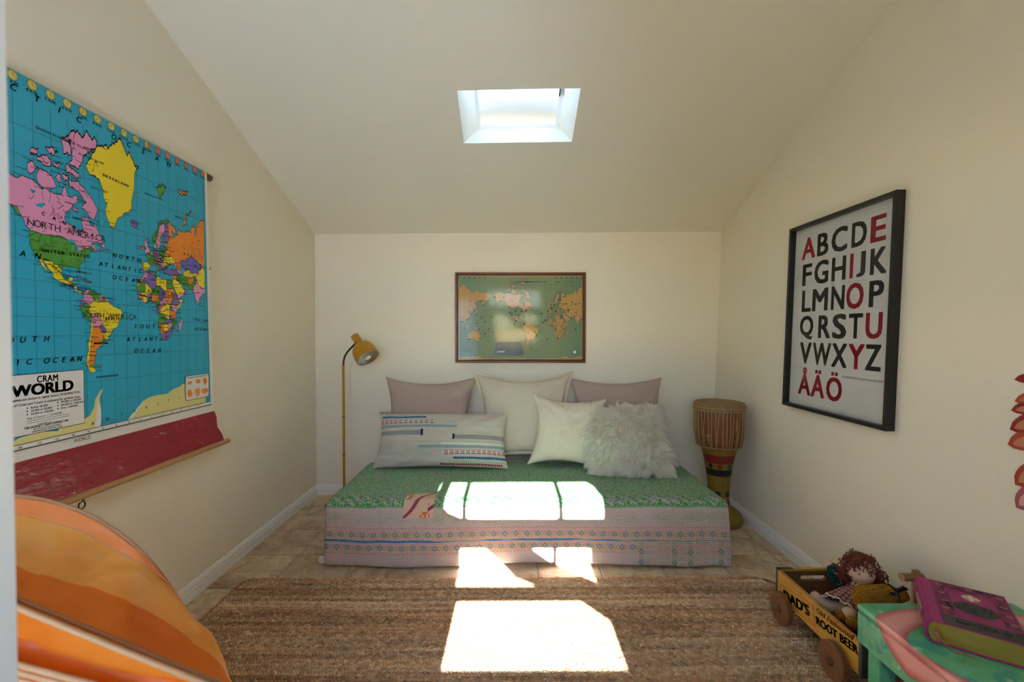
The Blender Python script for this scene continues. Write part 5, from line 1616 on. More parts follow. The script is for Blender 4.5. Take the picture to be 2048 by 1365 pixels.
# shaggy cushion
fc = thing('fur_cushion', 'shaggy ivory fur cushion leaning at front right of daybed', 'cushion', group=GRP,
           M=Matrix.Translation((.725, 2.785, .362)) @ Matrix.Rotation(math.radians(-8), 4, 'Z') @ Matrix.Rotation(-math.radians(33), 4, 'X') @ Matrix.Rotation(math.radians(-3), 4, 'Y') @ Matrix.Translation((0, 0, .205)))
fw, fh, ft = .46, .41, .13
core = pillow_mb(fw, fh, ft, .05, seed=5.5, wr=.01)
core.v = [(x - z * .16, y, z) for x, y, z in core.v]
core.build('cover', flat('fur_backing', (.84, .77, .60), .9), fc, smooth=True)
def fur_mesh(n):
    vs, fs = [], []
    cols = []
    rr = random.Random(21)
    Minv = fc.matrix_world.inverted().to_3x3()
    grav = (Minv @ Vector((0, 0, -1))).normalized()
    # locks: strands gather into tapering tufts
    NL = 720
    locks = []
    for i in range(NL):
        a, b = rr.uniform(-1, 1), rr.uniform(-1, 1)
        if rr.random() < .30:
            if rr.random() < .5: a = math.copysign(1 - rr.random() ** 2 * .08, a)
            else: b = math.copysign(1 - rr.random() ** 2 * .08, b)
        locks.append((a, b, rr.gauss(0, 1), rr.gauss(0, 1), rr.uniform(.055, .098), rr.uniform(-.12, .12)))
    def surf(a, b, sgn):
        x = a * (fw / 2 - .05 * fw * .5 * (1 - b * b) * abs(a) ** 3)
        z = b * (fh / 2 - .05 * fh * .5 * (1 - a * a) * abs(b) ** 3)
        th = (max(0, 1 - abs(a) ** 2.4) * max(0, 1 - abs(b) ** 2.4)) ** .55
        p = Vector((x - z * .16, sgn * ft / 2 * th, z))
        nrm = Vector((a ** 3 * 1.1, sgn * (.25 + th), b ** 3 * 1.1)).normalized()
        return p, nrm
    for i in range(n):
        la, lb, g1, g2, LL, lsh = locks[i % NL]
        a = max(-1, min(1, la + rr.gauss(0, .055)))
        b = max(-1, min(1, lb + rr.gauss(0, .055)))
        sgn = -1 if (i // NL) % 7 else 1
        p, nrm = surf(a, b, sgn)
        pc, nc = surf(la, lb, sgn)
        q = 2.4
        flow = Vector((noise.noise((la * q, lb * q, 1)), 0, noise.noise((la * q, lb * q, 9)))) * 1.5
        comb = Vector((-.40 + .55 * la, 0, -.40 + .35 * lb + .25 * la))
        d = (nc * .42 + flow * .8 + comb + Vector((g1 * .22, 0, g2 * .22))).normalized()
        tip = pc + d * LL + grav * .018
        L = LL * rr.uniform(.8, 1.08)
        w = rr.uniform(.0010, .0017)
        mid1 = p + (nrm * .5 + d * .7).normalized() * L * .33
        m2 = p + d * L * .68
        m2 = m2.lerp(pc + d * L * .68 + grav * .006, .55)
        tp = (p + d * L + grav * .016).lerp(tip, .70) + Vector((rr.gauss(0, .003), rr.gauss(0, .002), rr.gauss(0, .003)))
        pts = [p, mid1, m2, tp]
        t = (pts[1] - pts[0]).normalized()
        s1 = t.cross(nrm)
        if s1.length < .05: s1 = t.cross(Vector((1, 0, .3)))
        s1.normalize()
        s2 = s1.cross(t)
        o_ = len(vs)
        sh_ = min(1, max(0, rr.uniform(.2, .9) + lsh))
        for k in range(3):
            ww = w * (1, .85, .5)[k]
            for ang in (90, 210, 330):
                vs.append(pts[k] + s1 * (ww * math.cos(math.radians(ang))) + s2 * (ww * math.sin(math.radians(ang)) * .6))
                cols.append(sh_ * .6 + .4 * k / 3)  # random strand tone, plus darker roots standing in for shading
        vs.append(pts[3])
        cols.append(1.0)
        for k in range(2):
            for e in range(3):
                f_ = (e + 1) % 3
                fs.append((o_ + 3 * k + e, o_ + 3 * k + f_, o_ + 3 * k + 3 + f_, o_ + 3 * k + 3 + e))
        for e in range(3): fs.append((o_ + 6 + e, o_ + 6 + (e + 1) % 3, o_ + 9))
    me = bpy.data.meshes.new('fur')
    me.from_pydata(vs, [], fs)
    at = me.color_attributes.new('shade', 'FLOAT_COLOR', 'POINT')
    ca = np.ones((len(vs), 4), dtype=np.float32)
    ca[:, :3] = np.asarray(cols, dtype=np.float32)[:, None]
    at.data.foreach_set('color', ca.ravel())
    me.polygons.foreach_set('use_smooth', [True] * len(me.polygons))
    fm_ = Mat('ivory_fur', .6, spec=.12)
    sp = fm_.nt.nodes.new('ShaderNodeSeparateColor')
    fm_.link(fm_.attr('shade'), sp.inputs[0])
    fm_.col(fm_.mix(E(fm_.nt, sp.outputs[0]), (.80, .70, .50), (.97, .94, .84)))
    me.materials.append(fm_.m)
    ob = bpy.data.objects.new('fur', me)
    COL.objects.link(ob)
    ob.parent = fc
    return stuff(ob)
fur_mesh(26000)

# ------------------------------------------------------------------ tall drum in the right back corner
DRX, DRY = 1.335, 2.90
dr = thing('drum', 'tall goblet drum with cord laced shell on yellow painted foot, right back corner', 'drum', (DRX, DRY, 0))
dy = Mat('drum_yellow_paint', .45)
o = dy.obj()
ang = o[1].atan2(o[0])
z = o[2]
c = dy.mix(dy.noise(dy.xyz(*o), 14, 4), (.25, .15, .014), (.19, .11, .012))
c = dy.mix(z.band(.393, .446), c, (.20, .012, .010))
c = dy.mix(z.band(.310, .354), c, (.012, .012, .013))
c = dy.mix(z.band(.125, .150), c, (.17, .012, .010))
k = ang / (2 * PI) * 9.0 + .23
f = (k.frac() - .5)
idx = (k.floor() + 1.0).mod(3.0)
rad = ((f * .064) * (f * .064) + (z - .374) * (z - .374)).sqrt()
dc = dy.mix(idx < .5, dy.mix(idx < 1.5, (.02, .10, .03), (.22, .015, .012)), (.012, .013, .016))
c = dy.mix(rad < .0165, c, dc)
k2 = ang / (2 * PI) * 6.0 + .5
f2 = (k2.frac() - .5)
rad2 = ((f2 * .067) * (f2 * .067) + (z - .195) * (z - .195)).sqrt()
c = dy.mix(rad2 < .019, c, (.012, .012, .013))
crk = dy.noise(dy.xyz(o[0] * 30, o[1] * 30, o[2] * 7), 2.0, 4)
c = dy.mix((crk > .68) * .6, c, (.12, .07, .015))
dy.col(c)
MB().lathe([(0, 0), (.135, 0), (.143, .012), (.145, .035), (.138, .06), (.110, .085), (.078, .105), (.066, .13), (.063, .17), (.065, .22), (.070, .28), (.078, .34), (.088, .40), (.100, .45), (.112, .49), (.120, .53), (.10, .54), (0, .54)], 48).build('foot', dy.m, dr, smooth=50)
dwd = Mat('reddish_drum_wood', .5)
o = dwd.obj()
dwd.col(dwd.mix(dwd.noise(dwd.xyz(o[0] * 25, o[1] * 25, o[2] * 4), 3, 4), (.13, .032, .009), (.22, .065, .018)))
MB().lathe([(.0, .485), (.118, .487), (.130, .50), (.141, .54), (.146, .60), (.147, .68), (.146, .745), (.14, .755), (0, .755)], 48).build('shell', dwd.m, dr, smooth=50)
hide = Mat('drum_hide', .65)
o = hide.obj()
hide.col(hide.mix(hide.noise(hide.xyz(*o), 22, 3), (.17, .10, .035), (.26, .16, .065)))
MB().lathe([(.151, .728), (.153, .75), (.151, .762), (.146, .770), (.13, .774), (.07, .776), (0, .776)], 48).build('drum_head', hide.m, dr, smooth=60, fix=False)
cordm = Mat('cord_hide', .7)
o = cordm.obj()
cordm.col(cordm.mix(cordm.noise(cordm.xyz(*o), 60, 3), (.28, .165, .06), (.44, .30, .14)))
for zr, rr_ in ((.745, .154), (.727, .152), (.497, .131)):
    MB().tube([(rr_ * math.cos(2 * PI * k / 48), rr_ * math.sin(2 * PI * k / 48), zr + .002 * math.sin(k * 2.1)) for k in range(48)], .0042, 8, closed=True).build('lacing_ring', cordm.m, dr, smooth=True)
rr = random.Random(4)
NS = 44
for k in range(NS):
    a0 = 2 * PI * k / NS + rr.uniform(-.02, .02)
    a1 = a0 + rr.uniform(-.09, .09) + (.05 if k % 2 else -.05)
    pts = []
    for i in range(7):
        t = i / 6
        z_ = .735 - (.735 - .495) * t
        r_ = (.1515 if t < .1 else (.1505 if z_ > .60 else .1505 - (.60 - z_) * .17))
        a_ = a0 + (a1 - a0) * t + rr.uniform(-.012, .012)
        pts.append((r_ * math.cos(a_), r_ * math.sin(a_), z_))
    MB().tube(pts, [.0034, .0036, .0032, .0035, .0033, .0037, .003], 6).build('lacing_cord', cordm.m, dr, smooth=True)
for k in range(30):
    a0 = 2 * PI * k / 30
    mb = MB().tube([(.1545 * math.cos(a0), .1545 * math.sin(a0), .746), (.157 * math.cos(a0 + .1), .157 * math.sin(a0 + .1), .735), (.1545 * math.cos(a0 + .2), .1545 * math.sin(a0 + .2), .726)], .0024, 5)
    mb.build('cross_lacing', cordm.m, dr, smooth=True)
mb = MB().tube([(-.150, -.03, .738), (-.165, -.034, .742), (-.176, -.036, .752), (-.181, -.036, .762), (-.174, -.034, .766), (-.170, -.034, .757), (-.178, -.036, .748)], .003, 6)
mb.build('knot', cordm.m, dr, smooth=True)
for (aa, zz) in ((-1.35, .668), (-2.4, .575)):
    cx, cy = .154 * math.cos(aa), .154 * math.sin(aa)
    mb = MB().tube([(cx - .018 * -math.sin(aa), cy - .018 * math.cos(aa), zz), (cx * 1.02, cy * 1.02, zz + .003), (cx + .022 * -math.sin(aa), cy + .022 * math.cos(aa), zz - .002)], .0032, 6)
    mb.tube([(cx * 1.03, cy * 1.03, zz + .016), (cx * 1.04, cy * 1.04, zz), (cx * 1.02, cy * 1.02, zz - .05)], .003, 6)
    mb.build('knot', cordm.m, dr, smooth=True)

# ------------------------------------------------------------------ braided jute rug
RX0, RX1, RYF, RYN, RP = -1.292, 1.268, 2.212, .80, .0213
rug = thing('jute_rug', 'brown braided jute rug on the tiled floor before the daybed', 'rug', (0, 1.5, 0))
jm = Mat('jute', .85, spec=.15)
fib = jm.obj()
fb = jm.noise(jm.xyz(fib[0] * 300, fib[1] * 900, fib[2] * 300), 1.0, 2)
jm.col(jm.mix(fb.step(.25, .75) * .35, jm.attr('tint'), (.10, .06, .035)))
jm.bump(fb, .4, .002)
PAL = np.array([(.34, .235, .145), (.27, .175, .10), (.40, .29, .185), (.20, .125, .07), (.36, .20, .105), (.30, .225, .15), (.44, .34, .235)])
def braid(name, y, x0_, x1_, rng, hue):
    L, Wd, Hh = .0205, .0108, .0082
    n = int((x1_ - x0_) / .0132)
    # template: base ring of 6, mid ring of 6 pulled in, ridge of 2
    ring_ = np.array([(.5, 0), (.22, .42), (-.22, .5), (-.5, 0), (-.22, -.42), (.22, -.5)])
    tv = np.concatenate([np.c_[ring_ * [L, Wd], np.zeros(6)], np.c_[ring_ * [L * .82, Wd * .72], np.full(6, Hh * .72)], [[L * .18, 0, Hh], [-L * .18, 0, Hh]]])
    tf = []
    for i in range(6):
        j = (i + 1) % 6
        tf.append((i, j, j + 6, i + 6))
    tf += [(6, 7, 12), (7, 8, 13, 12), (8, 9, 13), (9, 10, 13), (10, 11, 12, 13), (11, 6, 12)]
    k = 2 * n
    side_ = np.tile([1.0, -1.0], n)
    xc = x0_ + (np.arange(k) // 2 + .5) * (x1_ - x0_) / n + np.where(side_ > 0, 0, .0066) + rng.normal(0, .0006, k)
    wav = .004 * np.sin(xc * 2.3 + y * 3) + .002 * np.sin(xc * 7 + y)
    yc = y + wav + side_ * RP * .235 + rng.normal(0, .0005, k)
    ang = side_ * (.50 + rng.normal(0, .08, k)) * -1
    sc = 1 + rng.normal(0, .08, (k, 1))
    c, s = np.cos(ang)[:, None], np.sin(ang)[:, None]
    X = tv[None, :, 0] * sc; Yv = tv[None, :, 1] * sc; Z = tv[None, :, 2] * (1 + rng.normal(0, .12, (k, 1)))
    V = np.stack([xc[:, None] + X * c - Yv * s, yc[:, None] + X * s + Yv * c, .0065 + Z + rng.normal(0, .0005, (k, 1))], -1).reshape(-1, 3)
    F = []
    for q in range(k):
        o_ = q * 14
        F += [tuple(i + o_ for i in f) for f in tf]
    me = bpy.data.meshes.new(name)
    me.from_pydata(V.tolist(), [], F)
    # own colour of every strand: the row's dye lot, drifting along the row
    drift = np.interp(xc, np.linspace(x0_, x1_, 9), rng.integers(0, len(PAL), 9) * .0 + rng.normal(0, 1, 9))
    pick = rng.integers(0, len(PAL), k)
    col = PAL[pick] * .45 + hue * .55
    col = col * (1 + .16 * drift[:, None] + rng.normal(0, .12, (k, 1)))
    col = np.clip(col * np.array([1.76, 1.68, 1.62]), .02, .85)
    ca = np.ones((k * 14, 4), dtype=np.float32)
    ca[:, :3] = np.repeat(col, 14, axis=0)
    at = me.color_attributes.new('tint', 'FLOAT_COLOR', 'POINT')
    at.data.foreach_set('color', ca.ravel())
    me.polygons.foreach_set('use_smooth', [True] * len(me.polygons))
    me.materials.append(jm.m)
    o_ = bpy.data.objects.new(name, me)
    COL.objects.link(o_)
    o_.parent = rug
    o_.location = (0, -1.5, 0)
    return o_
nrow = int((RYF - RYN) / RP)
for i in range(nrow):
    y = RYF - RP * (i + .5)
    hue = PAL[RNG.integers(0, len(PAL))] * RNG.uniform(.85, 1.12)
    if i == 0: hue = np.array((.40, .22, .11))
    off = RNG.normal(0, .004)
    a0 = RX0 + off + (.03 * max(0, 1 - i / 2))
    a1 = RX1 + RNG.normal(0, .004) - (.05 * max(0, 1 - i / 5))
    braid('braid', y, a0, a1, RNG, hue)
MB().box((RX0 + .012, RYN, .001), (RX1 - .02, RYF - .006, .0075)).build('backing', flat('jute_backing', (.13, .08, .045), .9), rug, M=Matrix.Translation((0, -1.5, 0)))
eg = flat('jute_edge', (.30, .16, .07), .85)
for xe in (RX0 - .004, RX1 + .002):
    pts = []
    for k in range(60):
        y = RYN + (RYF - RYN - .02) * k / 59
        pts.append((xe + .003 * math.sin(k * 1.9) + (.04 * max(0, (y - 2.17) / .04) * (-1 if xe > 0 else 1)), y, .0085))
    MB().tube(pts, .0052, 6).build('edge_binding', eg, rug, smooth=True, M=Matrix.Translation((0, -1.5, 0)))

# ------------------------------------------------------------------ collapsed orange play tunnel, left foreground
TN = thing('play_tunnel', 'collapsed orange nylon play tunnel with wire hoops, left foreground below the wall map', 'play tunnel', (-.95, .8, 0))
TOFF = Matrix.Translation((.95, -.8, 0))
def nylon(name, c1, c2):
    m = Mat(name, .45, spec=.35)
    o = m.obj()
    v = m.xyz(*o)
    m.col(m.mix(m.noise(v, 5.5, 3, .5, .6).step(.3, .7), c1, c2))
    m.bump(m.noise(v, 7, 3, .5, .8), .5, .04)
    tr_ = m.nt.nodes.new('ShaderNodeBsdfTranslucent')
    mx_ = m.nt.nodes.new('ShaderNodeMixShader')
    mx_.inputs[0].default_value = .4
    out_ = m.nt.nodes['Material Output']
    src = m.b.inputs['Base Color'].links[0].from_socket
    m.link(src, tr_.inputs[0])
    m.link(m.b.outputs[0], mx_.inputs[1])
    m.link(tr_.outputs[0], mx_.inputs[2])
    m.link(mx_.outputs[0], out_.inputs[0])
    return m.m
ny_top = nylon('backlit_orange_nylon', (.92, .30, .08), (.95, .40, .15))  # brighter orange, light through the cloth put into its colour
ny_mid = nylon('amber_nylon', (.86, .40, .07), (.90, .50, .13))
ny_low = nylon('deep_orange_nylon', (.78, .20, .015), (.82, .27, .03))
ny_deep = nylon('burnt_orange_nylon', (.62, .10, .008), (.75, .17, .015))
eh = Vector((.92, 0, -.39)).normalized()
dh = Vector((-.63, .68, -.40)).normalized()
hoops = []
hoops.append(lambda t: Vector((-1.029 + .4126 * math.cos(t), .90 + .02 * math.sin(t), .468 + .4126 * math.sin(t))))
C2 = Vector((-.754, .722, .7655))
def hp2(t): return C2 + eh * (.395 * math.cos(t)) + dh * (.13 * math.sin(t))
hoops.append(hp2)
sl = Vector((.965, 0, -.26)).normalized()
for k in range(6):
    def hk(t, k=k):
        c = Vector((-.800 - .003 * k, .690, .714 - .0098 * k))
        return c + (sl * (1 - k * .02) + Vector((0, 0, .004 * k))) * (.385 * math.cos(t)) + Vector((-.68, .587, -.434)) * (.12 * math.sin(t))
    hoops.append(hk)
NT = 160
bind = flat('hoop_binding', (.42, .22, .10), .6)
def panel(name, A, Bf, mat, bulge, n=16, t0=0, t1=1, seed=0, wr=.006):
    def f(a, b):
        t = 2 * PI * a
        s = t0 + (t1 - t0) * b
        p, q = A(t), Bf(t)
        m = p.lerp(q, s)
        cen = (A(0) + A(PI)) * .5 * (1 - s) + (Bf(0) + Bf(PI)) * .5 * s
        outv = (m - cen)
        if outv.length > 1e-6: outv.normalize()
        w = math.sin(PI * s)
        nz_ = noise.noise((m.x * 7 + seed, m.y * 7, m.z * 7)) + .5 * noise.noise((m.x * 16, m.y * 16 + seed, m.z * 16)) - .5 * (1 - abs(noise.noise((m.x * 5 + 9, m.y * 5, m.z * 9 + seed)))) ** 4
        return m + outv * (bulge * w) + (q - p).cross(outv).normalized() * (nz_ * wr * w) + outv * nz_ * wr * w
    return MB().grid(NT, n, f, closed_u=True).build(name, mat, TN, smooth=True, fix=False, M=TOFF)
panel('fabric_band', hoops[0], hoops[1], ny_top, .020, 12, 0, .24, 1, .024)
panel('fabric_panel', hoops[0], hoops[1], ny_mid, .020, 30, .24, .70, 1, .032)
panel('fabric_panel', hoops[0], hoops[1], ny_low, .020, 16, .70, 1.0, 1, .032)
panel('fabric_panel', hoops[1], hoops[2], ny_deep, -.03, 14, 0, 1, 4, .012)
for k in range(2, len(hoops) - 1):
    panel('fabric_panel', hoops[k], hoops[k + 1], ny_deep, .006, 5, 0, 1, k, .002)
# the sleeve that drops to the floor under the stack of hoops
foot_h = lambda t: Vector((-.90 + .40 * math.cos(t), .70 + .16 * math.sin(t), .024))
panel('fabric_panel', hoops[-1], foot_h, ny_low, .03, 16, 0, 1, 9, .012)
for k, h in enumerate(hoops + [foot_h]):
    MB().tube([h(2 * PI * i / NT) for i in range(NT)], .0042 if k else .004, 8, closed=True).build('hoop', bind, TN, smooth=True, M=TOFF)

# ------------------------------------------------------------------ crate wagon on the rug, right
CX0, CX1, CY0, CY1, CZ0, CZ1 = 1.128, 1.425, 1.440, 1.912, .100, .2145
wg = thing('crate_wagon', 'yellow wooden soda crate wagon with lettered side and wooden wheels, on rug by right wall', 'wagon', ((CX0 + CX1) / 2, 1.675, 0))
WOFF = Matrix.Translation((-(CX0 + CX1) / 2, -1.675, 0))
yw = Mat('yellow_painted_board', .5)
o = yw.obj()
g_ = yw.noise(yw.xyz(o[0] * 60, o[1] * 5, o[2] * 60), 2.0, 4)
wear = yw.noise(yw.xyz(o[0] * 30, o[1] * 14, o[2] * 30), 1.6, 5, .7)
c = yw.mix(g_.step(.3, .7), (.47, .235, .022), (.56, .30, .04))
c = yw.mix(wear.step(.60, .66) * .8, c, (.33, .13, .04))
c = yw.mix((o[2] > .2095) * .75, c, (.34, .13, .05))
yw.col(c)
yw.bump(g_, .3, .004)
brn = Mat('worn_crate_wood', .65)
o = brn.obj()
brn.col(brn.mix(brn.noise(brn.xyz(o[0] * 5, o[1] * 60, o[2] * 60), 2, 4), (.075, .034, .012), (.15, .075, .028)))
bw = .012
zm = .158
for x in (CX0, CX1 - bw):
    for za, zb2 in ((CZ0, zm - .0006), (zm + .0006, CZ1)):
        MB().box((x, CY0, za), (x + bw, CY1, zb2), .0018).build('side_board', yw.m, wg, M=WOFF)
def endp(y, dirn):
    slot = [(px_, pz_) for px_, pz_ in rrect(1.222, .166, 1.331, .188, .0105)]
    mb = MB().prism([(CX0 + bw, CZ0), (CX1 - bw, CZ0), (CX1 - bw, CZ1), (CX0 + bw, CZ1)], [slot], .014)
    mb.v = [(x, y + dirn * d, z) for x, z, d in mb.v]
    return mb
ew = Mat('end_board', .55)
o = ew.obj()
c = ew.mix(ew.noise(ew.xyz(o[0] * 5, o[1] * 60, o[2] * 60), 2, 4), (.10, .045, .014), (.17, .08, .028))
ew.col(ew.mix((o[2] > .2065), c, (.43, .22, .03)))
endp(CY1, -1).build('end_board', ew.m, wg, M=WOFF)
endp(CY0, 1).build('end_board', ew.m, wg, M=WOFF)
for i in range(3):
    xa_ = CX0 + bw + i * (CX1 - CX0 - 2 * bw) / 3
    MB().box((xa_ + .0008, CY0 + .014, CZ0), (xa_ + (CX1 - CX0 - 2 * bw) / 3 - .0008, CY1 - .014, CZ0 + .009), .001).build('bottom_board', brn.m, wg, M=WOFF)
MB().box(((CX0 + CX1) / 2 - .006, CY0 + .014, CZ0 + .009), ((CX0 + CX1) / 2 + .006, CY1 - .014, CZ0 + .03), .001).build('divider', brn.m, wg, M=WOFF)
tin = flat('blue_grey_tin', (.085, .10, .115), .45, .7)
for x, sx in ((CX0, -1), (CX1, 1)):
    for y, sy in ((CY1, 1), (CY0, -1)):
        mb = MB()
        xa_, xb_ = sorted((x + sx * .0012, x + sx * -.0005)); mb.box((xa_, min(y, y - sy * .012), CZ0), (xb_, max(y, y - sy * .012), CZ1 + .001))
        ya_, yb2 = sorted((y + sy * .0012, y - sy * .0005)); mb.box((min(x, x - sx * .04), ya_, CZ0), (max(x, x - sx * .04), yb2, CZ1 + .001))
        mb.box((min(x + sx * .0012, x - sx * .065), min(y + sy * .0012, y - sy * .0145), CZ1), (max(x + sx * .0012, x - sx * .065), max(y + sy * .0012, y - sy * .0145), CZ1 + .0014))
        mb.box((min(x + sx * .0012, x - sx * .013), min(y + sy * .0012, y - sy * .02), CZ1), (max(x + sx * .0012, x - sx * .013), max(y + sy * .0012, y - sy * .02), CZ1 + .0014))
        for zz in (CZ0 + .015, CZ0 + .045, CZ0 + .075, CZ0 + .1):
            mb.lathe([(.0028, 0), (.002, .0012), (0, .0015)], 8, M=Matrix.Translation((x + sx * .0012, y - sy * .006, zz)) @ Matrix.Rotation(sx * PI / 2, 4, 'Y'))
        mb.build('corner_strap', tin, wg, M=WOFF)
# lettering on the near long side, read towards the viewer, rising a little
wp = Print(lambda s, z, l: (CX0 - .0006 - .0003 * l, CY1 - s, z))
WI = [flat('stencil_black', (.012, .012, .012), .55), flat('stencil_red', (.40, .055, .02), .55)]
ROT = math.radians(9.5)
def rr2(s, z, ds, dz):
    c_, s_ = math.cos(ROT), math.sin(ROT)
    return (s + ds * c_ - dz * s_, z + ds * s_ + dz * c_)
O0 = (.058, .1135)
wp.text("DAD'S", rr2(*O0, 0, 0), 1, 0, 1, .055, rot=ROT, box=(.165, .041))
for i, ch in enumerate(('B', 'I', 'G')):
    pass
wp.text('BIG QUALITY', rr2(*O0, .045, -.0095), .0085, 0, 1, .03, rot=ROT)
fx = [rr2(*O0, -.018, -.022), rr2(*O0, .190, -.022), rr2(*O0, .190, .052), rr2(*O0, -.018, .052)]
fx = [(s, min(CZ1 - .004, max(CZ0 + .003, z))) for s, z in fx]
wp.line(fx, .0026, 1, 0, closed=True)
wp.text('Old Fashioned', rr2(*O0, .207, .034), .030, 1, 1, .012, shear=.35, rot=ROT * .55, fit=.185)
wp.text('ROOT BEER', rr2(*O0, .200, -.008), 1, 0, 1, .045, rot=ROT * .8, box=(.205, .029))
wp.build('stencil_lettering', WI, wg, M=WOFF)
whm = Mat('reddish_wheel_wood', .5)
o = whm.obj()
whm.col(whm.mix(whm.noise(whm.xyz(o[0] * 60, o[1] * 14, o[2] * 40), 2.5, 4), (.12, .042, .016), (.24, .10, .04)))
WR = .0635
for y in (1.545, 1.845):
    MB().tube([(CX0 - .035, y, WR + .0178), (CX1 + .035, y, WR + .0178)], .009, 12).build('axle', brn.m, wg, smooth=40, M=WOFF)
    MB().box((CX0 + .02, y - .02, WR + .010), (CX1 - .02, y + .02, CZ0), .002).build('axle_block', brn.m, wg, M=WOFF)
    for x, sx in ((CX0 - .006, -1), (CX1 + .006, 1)):
        M_ = Matrix.Translation((x, y, WR + .0178)) @ Matrix.Rotation(sx * PI / 2, 4, 'Y')
        wh_ = MB().lathe([(0, 0), (WR - .002, 0), (WR, .002), (WR, .019), (WR - .002, .021), (0, .021)], 40).build('wheel', whm.m, wg, smooth=40, M=WOFF @ M_)
        MB().lathe([(0, .021), (.016, .021), (.014, .030), (.008, .033), (0, .033)], 20).build('hub', brn.m, wh_, smooth=40, M=WOFF @ M_)
hw = Mat('handle_wood', .55)
o = hw.obj()
hw.col(hw.mix(hw.noise(hw.xyz(o[0] * 10, o[1] * 40, o[2] * 10), 3, 3), (.16, .075, .03), (.28, .15, .065)))
MB().box((1.268, 1.412, .11), (1.290, 1.426, .463), .003).build('handle_shaft', hw.m, wg, M=WOFF)
MB().tube([(1.232, 1.418, .441), (1.298, 1.418, .441)], .0125, 16).build('handle_grip', hw.m, wg, smooth=40, M=WOFF)
MB().box((1.262, 1.420, .100), (1.30, 1.441, .128), .002).build('handle_bracket', tin, wg, M=WOFF)

# ------------------------------------------------------------------ rag doll in the crate
DO = Vector((1.30, 1.70, .112))
dl = thing('rag_doll', 'cloth rag doll with curly red hair and plaid dress, sitting in the crate wagon', 'doll', DO)
dM = Matrix.Translation(-DO)
skin = Mat('cloth_skin', .85, spec=.15)
o = skin.obj()
skin.col(skin.mix(skin.noise(skin.xyz(*o), 12, 3), (.56, .38, .27), (.62, .45, .33)))
skin.bump(skin.noise(skin.xyz(*o), 300, 2), .15, .002)
hc = Vector((1.336, 1.715, .310))
body = blob([(hc, .046, hc + Vector((-.004, -.004, -.008)), .047), (hc + Vector((-.008, -.03, -.010)), .026, hc + Vector((-.004, -.028, -.012)), .026),
             (hc + Vector((-.004, -.01, -.045)), .018, (1.322, 1.705, .245), .022),
             ((1.320, 1.705, .240), .030, (1.290, 1.70, .165), .040),
             ((1.318, 1.735, .252), .017, (1.290, 1.785, .272), .015), ((1.290, 1.785, .266), .015, (1.279, 1.800, .283), .0165), ((1.279, 1.800, .283), .017, (1.273, 1.804, .290), .0178),
             ((1.335, 1.68, .25), .016, (1.352, 1.655, .20), .014), ((1.352, 1.655, .20), .014, (1.345, 1.64, .165), .015),
             ((1.285, 1.70, .155), .026, (1.215, 1.715, .172), .021), ((1.215, 1.715, .166), .020, (1.193, 1.735, .174), .020), ((1.190, 1.742, .178), .022, (1.186, 1.748, .184), .022),
             ((1.285, 1.69, .155), .026, (1.222, 1.632, .185), .021), ((1.222, 1.632, .185), .020, (1.206, 1.600, .205), .021), ((1.204, 1.598, .209), .024, (1.203, 1.594, .215), .024)], .0055, 8)
body.build('body', skin.m, dl, smooth=True, M=dM)
# small stitched face
fdir = Vector((-.42, -.90, -.08)).normalized()
fx_ = fdir.cross(Vector((0, 0, 1))).normalized()
fz_ = fx_.cross(fdir)
for sx in (-1, 1):
    p = hc + fdir * .0475 + fx_ * (.016 * sx) + fz_ * .004
    MB().lathe([(.0032, -.004), (.003, .001), (0, .002)], 10, M=Matrix.Translation(p) @ Vector((0, 0, 1)).rotation_difference(fdir).to_matrix().to_4x4()).build('eye', flat('stitch_brown', (.05, .025, .018), .6), dl, smooth=40, M=dM)
MB().tube([hc + fdir * (.0475 - abs(k) * .0006) + fx_ * (.004 * k) + fz_ * (-.020 + .0006 * k * k) for k in (-2, -1, 0, 1, 2)], .0009, 6).build('mouth', flat('stitch_red', (.25, .04, .03), .6), dl, M=dM)
# curls
hair_m = Mat('auburn_yarn', .5, spec=.4)
o = hair_m.obj()
hair_m.col(hair_m.mix(hair_m.noise(hair_m.xyz(*o), 45, 2), (.085, .012, .006), (.22, .04, .015)))
mb = MB()
rr = random.Random(12)
for i in range(150):
    while True:
        d = Vector((rr.gauss(0, 1), rr.gauss(0, 1), rr.gauss(0, 1))).normalized()
        if d.z < -.75: continue
        if d.dot(fdir) > .55 and d.z < .45: continue
        break
    p = hc + d * .046
    out_ = (d * .9 + Vector((0, 0, -.55)) + Vector((rr.gauss(0, .3), rr.gauss(0, .3), rr.gauss(0, .25)))).normalized()
    if d.dot(fdir) > .2 and rr.random() < .75: out_ = (out_ - fdir * .5 + fx_ * rr.choice((-.6, .6))).normalized()
    L = rr.uniform(.022, .040) * (1.35 if d.z < .3 else 1)
    turns = rr.uniform(1.4, 2.4)
    ra = rr.uniform(.006, .0115)
    s1 = out_.cross(Vector((0, .3, 1))).normalized()
    s2 = out_.cross(s1)
    ph = rr.uniform(0, 6.28)
    n = int(turns * 8)
    pts = [p + out_ * (L * k / n) + Vector((0, 0, -.012)) * (k / n) ** 2 + (s1 * math.cos(ph + 2 * PI * turns * k / n) + s2 * math.sin(ph + 2 * PI * turns * k / n)) * ra * min(1, k / 4 + .3) for k in range(n + 1)]
    mb.tube(pts, .0018, 5, caps=False)
cap_ = blob([(hc + Vector((.006, .016, .012)), .047, hc + Vector((.008, .022, -.012)), .046)], .006, 3)
mb.add(cap_.v, cap_.f)
hr = stuff(mb.build('hair', hair_m.m, dl, smooth=True, fix=False, M=dM))
